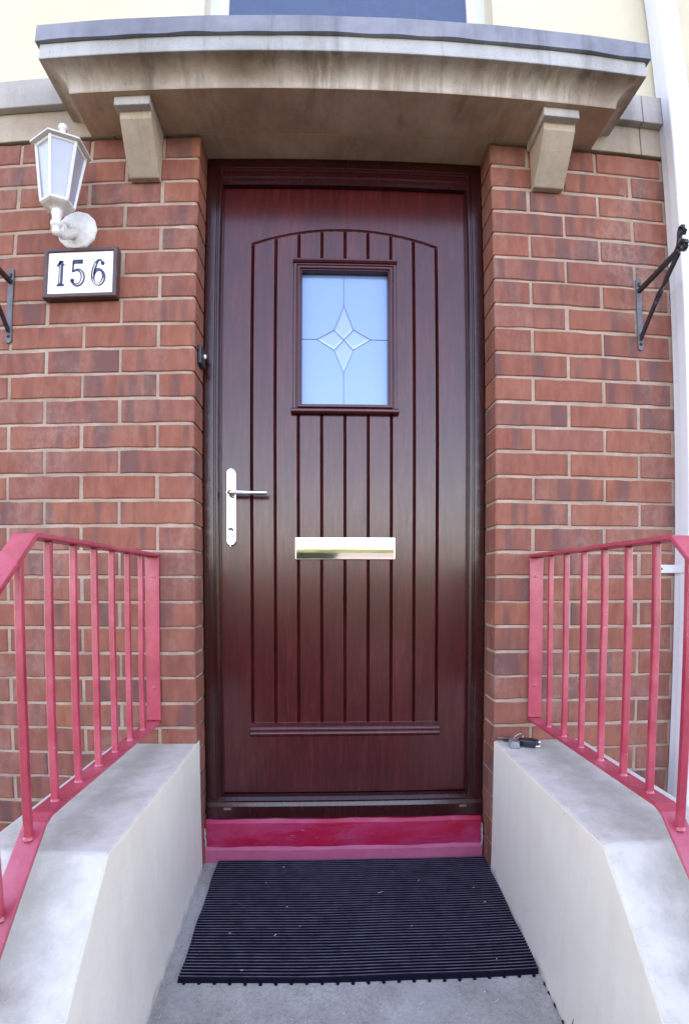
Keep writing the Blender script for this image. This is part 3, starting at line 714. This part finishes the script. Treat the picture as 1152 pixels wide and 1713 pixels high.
b = MB(); b.lathe([(0.0085, 0), (0.0085, 0.006), (0.0075, 0.007)], (0.0825, 0.1130, 1.105), 20, 'y'); b.box(0.0805, 0.0845, 0.1040, 0.1130, 1.082, 1.105)
b.build('lock_cylinder', M['iron'], hp_, bevel=0.0006)
b = MB(); b.lathe([(0.0095, 0), (0.0095, 0.0018)], (0.0830, 0.1040, 1.0920), 18, 'y'); b.box(0.0815, 0.0842, 0.1015, 0.1035, 1.052, 1.090)
b.tube([(0.083, 0.100, 1.098), (0.087, 0.0985, 1.088), (0.086, 0.099, 1.074), (0.0815, 0.100, 1.066), (0.0835, 0.1, 1.056)], 0.0012, 6)
b.build('key', M['keymetal'], hp_)
# weather bar and threshold
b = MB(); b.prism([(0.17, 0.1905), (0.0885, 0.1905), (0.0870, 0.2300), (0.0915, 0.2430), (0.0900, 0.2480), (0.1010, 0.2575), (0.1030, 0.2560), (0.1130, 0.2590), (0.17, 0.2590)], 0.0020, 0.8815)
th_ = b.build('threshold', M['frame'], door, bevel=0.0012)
for x in (0.068, 0.8185):
    b = MB(); b.box(x - 0.0115, x + 0.0115, 0.0845, 0.0880, 0.2190, 0.2270); b.build('drain_cap', simple('drain_cap', (0.20, 0.10, 0.08), 0.4), th_, bevel=0.001)

# ------------------------------------------------------------------ painted doorstep
ds = thing('doorstep', (0.44, 0.08, 0.05), 'raised doorstep painted glossy crimson with a worn pink lower lip beneath the front door', 'doorstep')
def wavy_slab(x0, x1, yf, yb, z0, z1, amp, n=70, seed=0):
    rr = random.Random(seed); mb = MB(); ph = [rr.uniform(0, 6) for _ in range(6)]
    W = lambda t, k: amp * (math.sin(t * 19 + ph[k]) + 0.6 * math.sin(t * 47 + ph[k + 1]))
    rows = []
    for (yy, zz, k) in ((yb, z0, 0), (yf, z0, 1), (yf - amp, z0 + (z1 - z0) * .25, 2), (yf, z1 - 0.010, 3), (yf + 0.007, z1, 4), (yb, z1, 0)):
        rows.append([(x0 + (x1 - x0) * i / n, yy + (W(i / n, k) if yy != yb else 0), zz + (W(i / n, 5 - k if k < 5 else 0) if yy != yb and zz in (z0, z1) else 0)) for i in range(n + 1)])
    rows = [[(p[0], p[1], p[2]) for p in r_] for r_ in rows]
    vs = [p for r_ in rows for p in r_]; m = n + 1; fs = []
    for a in range(len(rows)):
        c = (a + 1) % len(rows)
        for i in range(n): fs.append((a * m + i, a * m + i + 1, c * m + i + 1, c * m + i))
    fs += [tuple(a * m for a in range(len(rows))), tuple(a * m + n for a in range(len(rows)))]
    mb.add(vs, fs); return mb
def wslab(*a, **k):
    mb = wavy_slab(*a, **k)
    return mb
wslab(0.0010, 0.8770, 0.0760, 0.145, 0.1030, 0.1900, 0.0011, seed=3).build('painted_riser', M['step'], ds)
wslab(-0.002, 0.8800, 0.0700, 0.144, 0.0400, 0.1040, 0.0009, seed=5).build('worn_lip', M['step2'], ds)
for (x, z0, z1) in ((0.8795, 0.075, 0.170), (-0.0015, 0.10, 0.165)):
    b = MB(); pts = [(x + random.uniform(-.0015, .0015), 0.0745, z0 + (z1 - z0) * i / 8) for i in range(9)]
    b.tube(pts, [0.001, .0022, .003, .002, .0028, .002, .003, .002, .001], 6)
    b.build('filler_bead', M['fascia'], ds)

# ------------------------------------------------------------------ landing and steps (the landing falls towards the street)
zf = lambda y: 0.0475 + 0.090 * min(y, 0.08)
b = MB(); n = 24
ys = [0.145 - (0.145 + 0.68) * i / n for i in range(n + 1)]
b.prism([(0.145, zf(0.08)), (0.06, zf(0.06)), (-0.66, zf(-0.66)), (-0.678, zf(-0.68) - 0.004), (-0.68, zf(-0.68) - 0.02), (-0.68, GZ - 0.05), (0.145, GZ - 0.05)], -0.0075, 0.8845)
lo = b.build('landing', M['floor']); tag(lo, kind='structure')
b = MB()
for i in range(3):
    b.box(-0.0075, 0.8845, -0.682 - 0.20 * (i + 1), -0.682 - 0.20 * i, GZ - 0.05, -0.02 - 0.135 * (i + 1))
tag(b.build('steps', M['floor'], bevel=0.006), kind='structure')

# ------------------------------------------------------------------ parapet walls beside the steps
SL = 0.87
def parapet(x0, x1, label):
    yb, zt, ye = -0.655, 0.463, -1.40
    prof = [(-0.001, zt), (yb, zt), (ye, zt + SL * (ye - yb)), (ye, GZ - 0.05), (-0.001, GZ - 0.05)]
    mb = MB(); mb.prism(prof, x0, x1)
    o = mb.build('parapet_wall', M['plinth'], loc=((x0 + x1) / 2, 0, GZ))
    bv = o.modifiers.new('bevel', 'BEVEL'); bv.width = 0.0075; bv.segments = 3; bv.limit_method = 'ANGLE'; bv.angle_limit = R(25)
    if x1 < 0.1:   # the left wall is rendered a little way round into the door recess
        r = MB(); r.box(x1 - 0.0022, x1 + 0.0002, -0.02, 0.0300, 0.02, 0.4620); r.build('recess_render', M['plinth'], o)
    tag(o, label, 'parapet wall', 'cream painted parapet walls beside the steps')
    return o
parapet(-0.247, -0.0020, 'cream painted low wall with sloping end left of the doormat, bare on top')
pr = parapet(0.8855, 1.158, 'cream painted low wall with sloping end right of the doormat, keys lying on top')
# broken render along the foot of the right wall
rr = random.Random(21)
y = -0.43
while y < 10 and y > -0.655:
    ln = rr.uniform(0.012, 0.035); b = MB(); n = 6; w = rr.uniform(0.002, 0.0045)
    P0 = [(0.8842 - rr.uniform(.3, 1) * w * math.sin(math.pi * i / n) , y - ln * i / n) for i in range(n + 1)]
    vs = [(0.8846, p[1], zf(p[1]) + 0.0006 + rr.uniform(.5, 1.2) * 0.006 * math.sin(math.pi * i / n)) for i, p in enumerate(P0)] + [(p[0], p[1], zf(p[1]) + 0.0012) for p in P0]
    b.add(vs, [(i, i + 1, n + 2 + i, n + 1 + i) for i in range(n)]); b.build('crack', M['seal'], pr)
    y -= ln + rr.uniform(0.006, 0.03)
for (z0, ya) in ((0.02, -0.585),):
    b = MB(); b.tube([(0.8852, ya, z0 - 0.02), (0.8850, ya - .003, z0), (0.8852, ya + .002, z0 + 0.012), (0.8851, ya - .001, z0 + 0.026)], [0.0012, .0016, .0012, .0004], 5); b.build('crack', M['seal'], pr)

# ------------------------------------------------------------------ railings
def railing(xc, mir, label):
    t = thing('handrail', (xc, 0, 0.5), label, 'railing', 'pink painted railings on the parapet walls')
    yb = -0.655; ye = -1.36
    zt, zb = 1.0195, 0.527
    wob = random.Random(3 if mir > 0 else 9)
    b = MB()
    path = [(xc, -0.001, zt)] + [(xc, -0.65 * i / 6, zt + wob.uniform(-.0008, .0008)) for i in range(1, 6)] + [(xc, -0.648, zt), (xc, -0.664, zt - 0.002), (xc, -0.680, zt - 0.016), (xc, ye, zt - 0.016 + SL * (ye + 0.680))]
    b.bar(path, 0.042, 0.010)
    b.build('top_rail', M['rail'], t, bevel=0.0025)
    b = MB()
    path = [(xc, -0.001, zb), (xc, -0.30, zb + .0005), (xc, -0.640, zb), (xc, -0.662, zb - 0.008), (xc, ye, zb - 0.008 + SL * (ye + 0.662))]
    b.bar(path, 0.042, 0.008)
    b.build('bottom_rail', M['rail'], t, bevel=0.0022)
    b = MB(); b.box(xc - 0.0205, xc + 0.0205, -0.0075, -0.0012, 0.5325, 1.014)
    wp = b.build('wall_plate', M['rail'], t, bevel=0.0015)
    for z in (0.97 - 0.012, 0.63):
        b = MB(); b.lathe([(0.0055, 0), (0.0055, 0.0012), (0.003, 0.0024)], (xc + mir * 0.002, -0.0074, z), 12, 'y', smooth=False); b.build('bolt', M['rail'], wp)
    for i in range(1, 14):
        y = -0.0975 * i - 0.003 if mir > 0 else -0.0965 * i - 0.012
        if y > yb + 0.01: z0, z1 = zb + 0.003, zt - 0.004
        else:
            z1 = zt - 0.021 + SL * (y + 0.680); z0 = zb - 0.004 + SL * (y + 0.662)
        if y < ye + 0.03: break
        b = MB(); s_ = 0.0066
        k = [wob.uniform(-.0012, .0012) for _ in range(4)]
        b.bar([(xc, y, z0), (xc + k[0], y + k[1], z0 + (z1 - z0) * .33), (xc + k[2], y + k[3], z0 + (z1 - z0) * .7), (xc, y, z1)], 2 * s_, 2 * s_, up=(0, 1, 0))
        o = b.build('baluster', M['rail'], t, bevel=0.0026, seg=2)
        w = MB(); w.lathe([(0.0105, -0.001), (0.0098, 0.002), (0.0078, 0.005)], (xc, y, z0), 12); w.build('weld', M['rail'], o)
    for y in (-0.83, -1.28):
        z = zb - 0.008 + SL * (y + 0.662)
        b = MB(); b.lathe([(0.010, -0.066), (0.010, 0.0)], (xc, y, z), 14); b.build('support', M['rail'], t)
    return t
railing(-0.1265, 1, 'pink painted metal railing on the left wall, below the lantern side of the door')
railing(1.0100, -1, 'pink painted metal railing on the right wall, beside the keys and the white downpipe')

# ------------------------------------------------------------------ doormat
mt = thing('doormat', (0.4615, -0.17, zf(-0.17)), 'black ribbed rubber doormat with small studs along its front edge on the landing', 'doormat')
mt.rotation_euler = (math.atan(0.090), 0, R(-0.35))
def mat_mesh():
    W2, D2, n = 0.423, 0.2345, 47
    b = MB(); prof = [(D2, 0.0005)]
    p = 2 * D2 / n
    vs, mi = [], []
    for i in range(n):
        y0 = D2 - p * i
        for f, h in ((0.02, 0.0040), (0.14, 0.0120), (0.46, 0.0120), (0.60, 0.0040)): prof.append((y0 - p * f, h))
    prof += [(-D2, 0.0040), (-D2 - 0.001, 0.0005)]
    m = 12
    for (y, h) in prof:
        for k in range(m + 1):
            x = -W2 + 2 * W2 * k / m
            vs.append((x + (0.002 * math.sin(y * 31) if k in (0, m) else 0), y + 0.0012 * math.sin(x * 5 + 1) + 0.0008 * math.sin(x * 17), h + (0.0022 * max(0, -y - 0.16) / 0.07 * (math.sin(x * 9) * 0.5 + 0.5) if h > 0.001 else 0)))
    fs = []; mats = []
    for j in range(len(prof) - 1):
        for k in range(m): fs.append((j * (m + 1) + k, j * (m + 1) + k + 1, (j + 1) * (m + 1) + k + 1, (j + 1) * (m + 1) + k)); mats.append(1 if prof[j][1] > 0.01 and prof[j + 1][1] > 0.01 else 0)
    fs.append(tuple(j * (m + 1) for j in range(len(prof)))); mats.append(0)
    fs.append(tuple(j * (m + 1) + m for j in range(len(prof)))[::-1]); mats.append(0)
    me = bpy.data.meshes.new('ribbed_sheet'); me.from_pydata(vs, [], fs); me.materials.append(M['rubber']); me.materials.append(M['ribtop'])
    me.polygons.foreach_set('material_index', mats)
    o = bpy.data.objects.new('ribbed_sheet', me); link(o, mt)
mat_mesh()
me = None
for i in range(24):
    if me is None:
        t = MB(); t.lathe([(0.0042, 0.0006), (0.0046, 0.003), (0.0038, 0.0062)], (0, 0, 0), 8)
        o = t.build('stud', M['rubber'], None); me = o.data
    else: o = bpy.data.objects.new('stud', me); link(o)
    o.parent = mt; o.location = (-0.41 + 0.0356 * i, -0.2385 + 0.0012 * math.sin(i), 0.0)

# ------------------------------------------------------------------ bits of straw and grit on the landing (uncountable litter)
b = MB(); rr = random.Random(5)
spots = [(0.5276, -0.30), (0.7543, -0.4767), (0.5027, -0.4864), (0.6827, -0.4529), (0.87, -0.507), (0.34, -0.45), (0.60, -0.47), (0.02, -0.50), (0.80, -0.50), (0.44, -0.52)]
for i in range(14):
    x, y = (0.528, -0.105) if i == 0 else (rr.uniform(0.08, 0.85), rr.uniform(-0.38, 0.03)); L_ = 0.016 if i == 0 else rr.uniform(0.002, 0.007)
    a = rr.uniform(-.5, .5); z = zf(y) + 0.0142
    b.tube([(x, y, z), (x + L_ * .5 * math.cos(a), y + L_ * .5 * math.sin(a), z + L_ * .1), (x + L_ * math.cos(a + .4), y + L_ * math.sin(a + .4), z)], 0.0008, 4)
for i in range(46):
    if i < len(spots): x, y = spots[i]; L_ = rr.uniform(0.006, 0.016)
    else: x, y = rr.uniform(0.0, 0.88), rr.uniform(-0.66, -0.415); L_ = rr.uniform(0.0015, 0.005)
    a = rr.uniform(0, math.pi); z = zf(y) + 0.0012
    b.tube([(x, y, z), (x + L_ * .5 * math.cos(a), y + L_ * .5 * math.sin(a), z + L_ * .12), (x + L_ * math.cos(a + .5), y + L_ * math.sin(a + .5), z)], 0.0007 + 0.0004 * rr.random(), 4)
tag(b.build('litter', M['straw']), 'tiny pale bits of straw and grit scattered on the landing and the doormat', 'litter', kind='stuff')

# ------------------------------------------------------------------ wall lantern
LX, LY = -0.371, -0.122
lan = thing('wall_lantern', (LX, 0, 2.0), 'white six-sided coach lantern on a scrolled arm fixed above the number plaque', 'wall lantern')
b = MB(); b.lathe([(0.060, 0.0), (0.060, 0.005), (0.054, 0.010), (0.052, 0.010), (0.046, 0.015), (0.030, 0.019), (0.012, 0.021)], (LX + .003, 0.001, 2.000), 96, 'y', lobes=12, amp=0.014)
b.build('wall_plate', M['lampplate'], lan)
b = MB()
b.tube([(LX, -0.016, 1.985), (LX, -0.05, 1.955), (LX, -0.085, 1.930), (LX, -0.112, 1.925), (LX, -0.122, 1.937), (LX, -0.122, 1.96)], [0.017, 0.013, 0.011, 0.010, 0.0105, 0.012], 14)
b.lathe([(0.004, -0.030), (0.010, -0.026), (0.012, -0.018), (0.009, -0.010), (0.013, -0.006), (0.0165, 0.000), (0.0165, 0.006), (0.011, 0.012), (0.012, 0.022), (0.015, 0.030), (0.015, 0.050)], (LX, LY, 1.938), 18)
b.tube([(LX, -0.03, 1.968), (LX, -0.055, 1.984), (LX, -0.075, 1.975), (LX, -0.07, 1.958), (LX, -0.058, 1.96)], [0.006, 0.006, 0.005, 0.005, 0.004], 8)
b.build('arm', M['lampwhite'], lan)
def hexp(r, z, off=30): return [(LX + r * math.cos(R(off + 60 * i)), LY + r * math.sin(R(off + 60 * i)), z) for i in range(6)]
def hexstack(mb, lv):
    vs = []; 
    for r, z in lv: vs += hexp(r, z)
    fs = [(i * 6 + k, i * 6 + (k + 1) % 6, (i + 1) * 6 + (k + 1) % 6, (i + 1) * 6 + k) for i in range(len(lv) - 1) for k in range(6)]
    fs += [tuple(range(6))[::-1], tuple(range(len(vs) - 6, len(vs)))]
    mb.add(vs, fs)
ZB, ZT, RB, RT = 1.998, 2.166, 0.043, 0.066
b = MB(); hexstack(b, [(0.016, 1.980), (0.022, 1.984), (0.040, 1.990), (0.047, 1.994), (0.047, 2.000), (0.043, 2.003)])
hexstack(b, [(0.0655, 2.157), (0.0685, 2.160), (0.0685, 2.170), (0.065, 2.173)])
A_, B_ = hexp(RB + 0.001, ZB), hexp(RT + 0.001, ZT)
for k in range(6): b.bar([A_[k], B_[k]], 0.0072, 0.0072, up=(A_[k][0] - LX, A_[k][1] - LY, 0.2))
b.build('lantern_frame', M['lampwhite'], lan, bevel=0.0008)
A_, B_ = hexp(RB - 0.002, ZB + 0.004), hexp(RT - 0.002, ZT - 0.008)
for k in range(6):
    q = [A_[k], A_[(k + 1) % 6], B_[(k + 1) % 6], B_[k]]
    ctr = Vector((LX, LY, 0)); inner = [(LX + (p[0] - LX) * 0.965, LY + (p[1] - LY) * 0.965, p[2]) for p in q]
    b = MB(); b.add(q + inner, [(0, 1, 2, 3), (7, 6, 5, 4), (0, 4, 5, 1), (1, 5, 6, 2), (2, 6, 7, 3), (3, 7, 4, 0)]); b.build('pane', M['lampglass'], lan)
b = MB(); hexstack(b, [(0.0825, 2.1645), (0.084, 2.1665), (0.083, 2.169), (0.062, 2.184), (0.040, 2.196), (0.024, 2.207), (0.016, 2.213)])
b.lathe([(0.0165, 0), (0.013, 0.006), (0.0095, 0.010), (0.0085, 0.020), (0.012, 0.023), (0.013, 0.028), (0.012, 0.034), (0.006, 0.038)], (LX, LY, 2.211), 18)
b.build('lantern_roof', M['lampwhite'], lan, bevel=0.0008)
b = MB(); b.lathe([(0.014, 0), (0.014, 0.028), (0.010, 0.032), (0.013, 0.050), (0.020, 0.066), (0.020, 0.082), (0.013, 0.096), (0.003, 0.101)], (LX, LY, 2.004), 20)
b.build('bulb', M['btn'], lan)

# ------------------------------------------------------------------ number plaque, 156
sg = thing('number_plaque', (-0.342, 0, 1.852), 'white tile house number 156 in a dark brown frame under the lantern', 'number plaque')
sx0, sx1, sz0, sz1 = -0.4530, -0.2315, 1.7770, 1.9300
b = MB(); frame_loop(b, sx0, sz0, sx1, sz1, [(0, 0.0), (0, -0.026), (0.0022, -0.0285), (0.010, -0.0285), (0.0125, -0.026), (0.0125, -0.020)])
fr_ = b.build('plaque_frame', M['signwood'], sg)
b = MB(); b.box(sx0 + 0.004, sx1 - 0.004, -0.0235, -0.001, sz0 + 0.004, sz1 - 0.004); tl = b.build('tile', M['tile'], sg)
def stroke(mb, pts, w, y0, y1):
    """flat brush stroke in the xz plane with a width per point"""
    Lp, Rp = [], []
    for i, (x, z) in enumerate(pts):
        xa, za = pts[max(i - 1, 0)]; xb, zb2 = pts[min(i + 1, len(pts) - 1)]
        dx, dz = xb - xa, zb2 - za; l = math.hypot(dx, dz) or 1; nx_, nz_ = -dz / l, dx / l
        h = (w[i] if hasattr(w, '__len__') else w) / 2 * 1.28
        Lp.append((x + nx_ * h, z + nz_ * h)); Rp.append((x - nx_ * h, z - nz_ * h))
    for i in range(len(pts) - 1):
        q = [Lp[i], Lp[i + 1], Rp[i + 1], Rp[i]]
        mb.add([(p[0], y1, p[1]) for p in q] + [(p[0], y0, p[1]) for p in q], [(0, 1, 2, 3), (7, 6, 5, 4), (0, 4, 5, 1), (1, 5, 6, 2), (2, 6, 7, 3), (3, 7, 4, 0)])
def arc(cx, cz, rx, rz, a0, a1, n=16): return [(cx + rx * math.cos(R(a0 + (a1 - a0) * i / n)), cz + rz * math.sin(R(a0 + (a1 - a0) * i / n))) for i in range(n + 1)]
H = 0.078; zb_ = 1.8140
def digit(name, parts, inner):
    b = MB()
    for p, w in parts: stroke(b, p, w, -0.0235, -0.0252)
    o = b.build(name, M['ink'], tl)
    b = MB()
    for p, w in inner: stroke(b, p, w, -0.0251, -0.0258)
    b.build('inlay', M['ink2'], o)
x1_ = -0.4015
digit('numeral_one', [([(x1_, zb_ + 0.003), (x1_ + .0005, zb_ + H)], 0.0100), ([(x1_ - 0.011, zb_ + 0.0022), (x1_ + 0.011, zb_ + 0.0022)], 0.0048), ([(x1_ - 0.012, zb_ + H - 0.017), (x1_ - .005, zb_ + H - .009), (x1_ + .001, zb_ + H - .001)], [0.003, .006, .004]), ([(x1_ + .004, zb_ + H - .014), (x1_ + .011, zb_ + H - .013)], 0.0022)],
      [([(x1_ - .002, zb_ + 0.008), (x1_ - .0016, zb_ + H - .014)], 0.0016)])
x5 = -0.3505
bowl5 = arc(x5 - 0.001, zb_ + 0.0245, 0.0175, 0.0235, 118, -150, 20)
digit('numeral_five', [([(x5 - 0.0145, zb_ + H - 0.0045), (x5 + 0.0150, zb_ + H - 0.0050)], 0.0095), ([(x5 - 0.0135, zb_ + H - .002), (x5 - 0.0145, zb_ + 0.041)], 0.0042), ([(x5 - 0.0145, zb_ + .0425), (x5 - .010, zb_ + .046)] + bowl5, [0.004, 0.004] + [0.0045 + 0.0055 * math.sin(math.pi * i / 20) for i in range(21)]), (arc(x5 - 0.0150, zb_ + 0.0150, 0.0030, 0.0030, 0, 360, 10), 0.0056)],
      [(bowl5[4:17], [0.001 + 0.0026 * math.sin(math.pi * i / 12) for i in range(13)])])
x6 = -0.2875
bowl6 = arc(x6, zb_ + 0.0240, 0.0165, 0.0228, 150, 510, 26)
arm6 = [(x6 + 0.0115, zb_ + H - 0.0085), (x6 + 0.0060, zb_ + H - 0.0015), (x6 - 0.0010, zb_ + H - 0.0020), (x6 - 0.0085, zb_ + H - 0.0120), (x6 - 0.0135, zb_ + 0.050), (x6 - 0.0158, zb_ + 0.036), (x6 - 0.0162, zb_ + 0.024)]
digit('numeral_six', [(bowl6, [0.0055 + 0.0035 * abs(math.cos(math.pi * i / 13)) for i in range(27)]), (arm6, [0.003, 0.0042, 0.0055, 0.008, 0.0095, 0.009, 0.007]), (arc(x6 + 0.0120, zb_ + H - 0.0120, 0.0028, 0.0028, 0, 360, 10), 0.0052)],
      [(arc(x6, zb_ + 0.024, 0.0165, 0.0228, 190, 350, 12), [0.001 + 0.002 * math.sin(math.pi * i / 12) for i in range(13)]), (arm6[3:], 0.0018)])

# ------------------------------------------------------------------ hanging basket brackets
def bracket(x, label):
    t = thing('basket_bracket', (x, 0, 1.66), label, 'hanging basket bracket', 'empty black iron hanging basket brackets')
    b = MB(); stadium(x, 1.655, 1.888, 0.0085, -0.0055, -0.0005, b, 8)
    p = b.build('wall_plate', M['iron'], t, bevel=0.001)
    for z in (1.868, 1.675, 1.862):
        b = MB(); b.lathe([(0.0048, 0), (0.0045, 0.0025), (0.002, 0.004)], (x, -0.0055, z), 10, 'y'); b.build('screw', M['black'], p)
    b = MB(); s = 0.0125
    b.bar([(x, -0.002, 1.8455), (x, -0.010, 1.8445), (x, -0.11, 1.8500), (x, -0.205, 1.8560)], s * 0.95, s, up=(0, 0, 1))
    b.build('top_bar', M['black'], t, bevel=0.0012)
    # scroll at the tip: a curl up and a hook ring below
    b = MB()
    b.bar([(x, -0.190, 1.853), (x, -0.206, 1.868), (x, -0.212, 1.885), (x, -0.214, 1.902), (x, -0.219, 1.912), (x, -0.231, 1.911), (x, -0.235, 1.898), (x, -0.229, 1.890), (x, -0.223, 1.894)], 0.013, 0.0085, up=(0, 0.3, 1))
    b.build('curl', M['black'], t, bevel=0.001)
    b = MB(); c = (-0.226, 1.858); rr_ = 0.0125
    b.bar([(x, c[0] + rr_ * math.cos(R(a)), c[1] + rr_ * math.sin(R(a))) for a in range(10, 345, 22)], 0.012, 0.0075, up=(0, c[0], c[1]))
    b.build('hook', M['black'], t)
    b = MB(); n = 26; A0, A1 = Vector((x, -0.004, 1.690)), Vector((x, -0.205, 1.850)); pts, tw = [], []
    for i in range(n + 1):
        u = i / n; q = A0.lerp(A1, u); q += Vector((0, -0.012, -0.010)) * math.sin(math.pi * u) * -0.4
        pts.append(q); tw.append(0 if u < 0.42 else (math.pi * min(1, (u - 0.42) / 0.26)))
    b.bar(pts, 0.0070, 0.0145, twist=tw, up=(0, -0.7, 0.7))
    b.build('stay', M['black'], t, bevel=0.0008)
    return t
bracket(1.3480, 'empty black iron basket bracket with a twisted stay beside the white downpipe')
bracket(-0.5665, 'empty black iron basket bracket at the left edge, left of the number plaque')

# ------------------------------------------------------------------ downpipe
dp = thing('downpipe', (1.484, 0, GZ), 'white square plastic downpipe running the full height right of the brick pier', 'downpipe')
b = MB(); b.box(1.4470, 1.5220, -0.079, -0.034, GZ, 5.2); b.build('pipe', M['white'], dp, bevel=0.006, seg=3)
b = MB(); b.box(1.4540, 1.5150, -0.0345, -0.002, GZ, 5.2); b.build('backing_strip', M['white'], dp, bevel=0.002)
for zc in (0.982, 3.3):
    b = MB(); b.box(1.397, 1.574, -0.0045, -0.0008, zc - 0.0125, zc + 0.0125); b.box(1.4430, 1.4466, -0.082, -0.002, zc - 0.0125, zc + 0.0125); b.box(1.4430, 1.5262, -0.0830, -0.0795, zc - 0.0125, zc + 0.0125); b.box(1.5224, 1.5262, -0.082, -0.002, zc - .0125, zc + .0125)
    cl = b.build('clip', M['white'], dp)
    b = MB(); b.lathe([(0.0042, 0), (0.0040, 0.0016), (0.001, 0.002)], (1.408, -0.0045, zc), 10, 'y'); b.build('screw', M['iron'], cl)

# ------------------------------------------------------------------ doorbell push
db = thing('doorbell', (0.003, 0.05, 1.622), 'small black doorbell push with a round white button on the left door reveal', 'doorbell')
b = MB(); b.box(-0.0030, 0.0100, 0.026, 0.078, 1.594, 1.652); b.build('housing', M['plastic'], db, bevel=0.003)
b = MB(); b.lathe([(0.007, 0), (0.007, 0.003), (0.005, 0.005), (0.002, 0.0055)], (0.0098, 0.066, 1.630), 18, 'x'); b.build('button', M['btn'], db)

# ------------------------------------------------------------------ bunch of keys
PT = 0.463
ky = thing('bunch_of_keys', (0.955, -0.065, PT), 'keys with a black car fob and a grey fob on the right wall top', 'keys')
def fob(name, poly, z0, z1, mat, bev, rot, c):
    ca, sa = math.cos(rot), math.sin(rot)
    b = MB(); b.prism([(c[0] + p[0] * ca - p[1] * sa, c[1] + p[0] * sa + p[1] * ca) for p in poly], z0, z1, 'z')
    return b.build(name, mat, ky, bevel=bev, seg=3)
tear = [(0.029 * math.cos(R(a)) * (1.0 if math.cos(R(a)) > 0 else 1.05), (0.0165 if math.cos(R(a)) > 0 else 0.0150) * math.sin(R(a))) for a in range(0, 360, 20)]
f1 = fob('car_fob', tear, PT + 0.003, PT + 0.024, M['plastic'], 0.005, R(-28), (0.966, -0.076))
b = MB(); b.box(0.979, 0.992, -0.099, -0.093, PT + 0.006, PT + 0.0095); b.box(0.982, 0.995, -0.093, -0.087, PT + 0.016, PT + 0.0205); b.build('silver_trim', M['btn'], f1, bevel=0.001)
f2 = fob('grey_fob', [(-0.013, -0.026), (0.013, -0.026), (0.016, 0.0), (0.011, 0.026), (-0.011, 0.026), (-0.016, 0.0)], PT + 0.001, PT + 0.017, M['keygrey'], 0.003, R(-14), (0.926, -0.066))
b = MB(); ca, sa = math.cos(R(-14)), math.sin(R(-14))
b.prism([(0.925 + x * ca - y * sa, -0.072 + x * sa + y * ca) for x, y in ((-.008, -.010), (.008, -.010), (.008, .012), (-.008, .012))], PT + 0.0165, PT + 0.0185, 'z'); b.build('fob_display', M['keymetal'], f2)
b = MB(); b.lathe([(0.0135, -0.0012), (0.0152, -0.0012), (0.0152, 0.0012), (0.0135, 0.0012)], (0, 0, 0), 24)
b2 = MB(); b2.tube([(0.946 + 0.017 * math.cos(R(a)), -0.038 + 0.010 * math.sin(R(a)), PT + 0.014 + 0.013 * math.sin(R(a + 60))) for a in range(0, 361, 20)], 0.0013, 6, caps=False)
b2.build('key_ring', M['keymetal'], ky)
def key(c, rot, z, mat, ln=0.046):
    ca, sa = math.cos(rot), math.sin(rot)
    bow = [(0.0115 * math.cos(R(a)), 0.0115 * math.sin(R(a))) for a in range(30, 331, 25)]
    blade = [(0.009, -0.0035), (ln * .5, -0.0035), (ln * .55, -0.0022), (ln * .65, -0.0035), (ln * .75, -0.002), (ln * .85, -0.0033), (ln, 0.0), (ln * .9, 0.0035), (0.009, 0.0035)]
    poly = bow + blade
    b = MB(); b.prism([(c[0] + p[0] * ca - p[1] * sa, c[1] + p[0] * sa + p[1] * ca) for p in poly], z, z + 0.0022, 'z'); b.build('key', mat, ky)
key((0.938, -0.030), R(170), PT + 0.0125, M['keymetal']); key((0.950, -0.052), R(215), PT + 0.0165, M['keymetal'], 0.038)
key((0.962, -0.040), R(20), PT + 0.002, M['keymetal'], 0.05); key((0.930, -0.022), R(120), PT + 0.003, M['black'], 0.03)
fob('leather_tab', [(-0.010, -0.016), (0.010, -0.016), (0.010, 0.016), (-0.010, 0.016)], PT + 0.001, PT + 0.008, simple('navy_leather', (0.02, 0.03, 0.06), 0.6), 0.002, R(35), (0.925, -0.020))
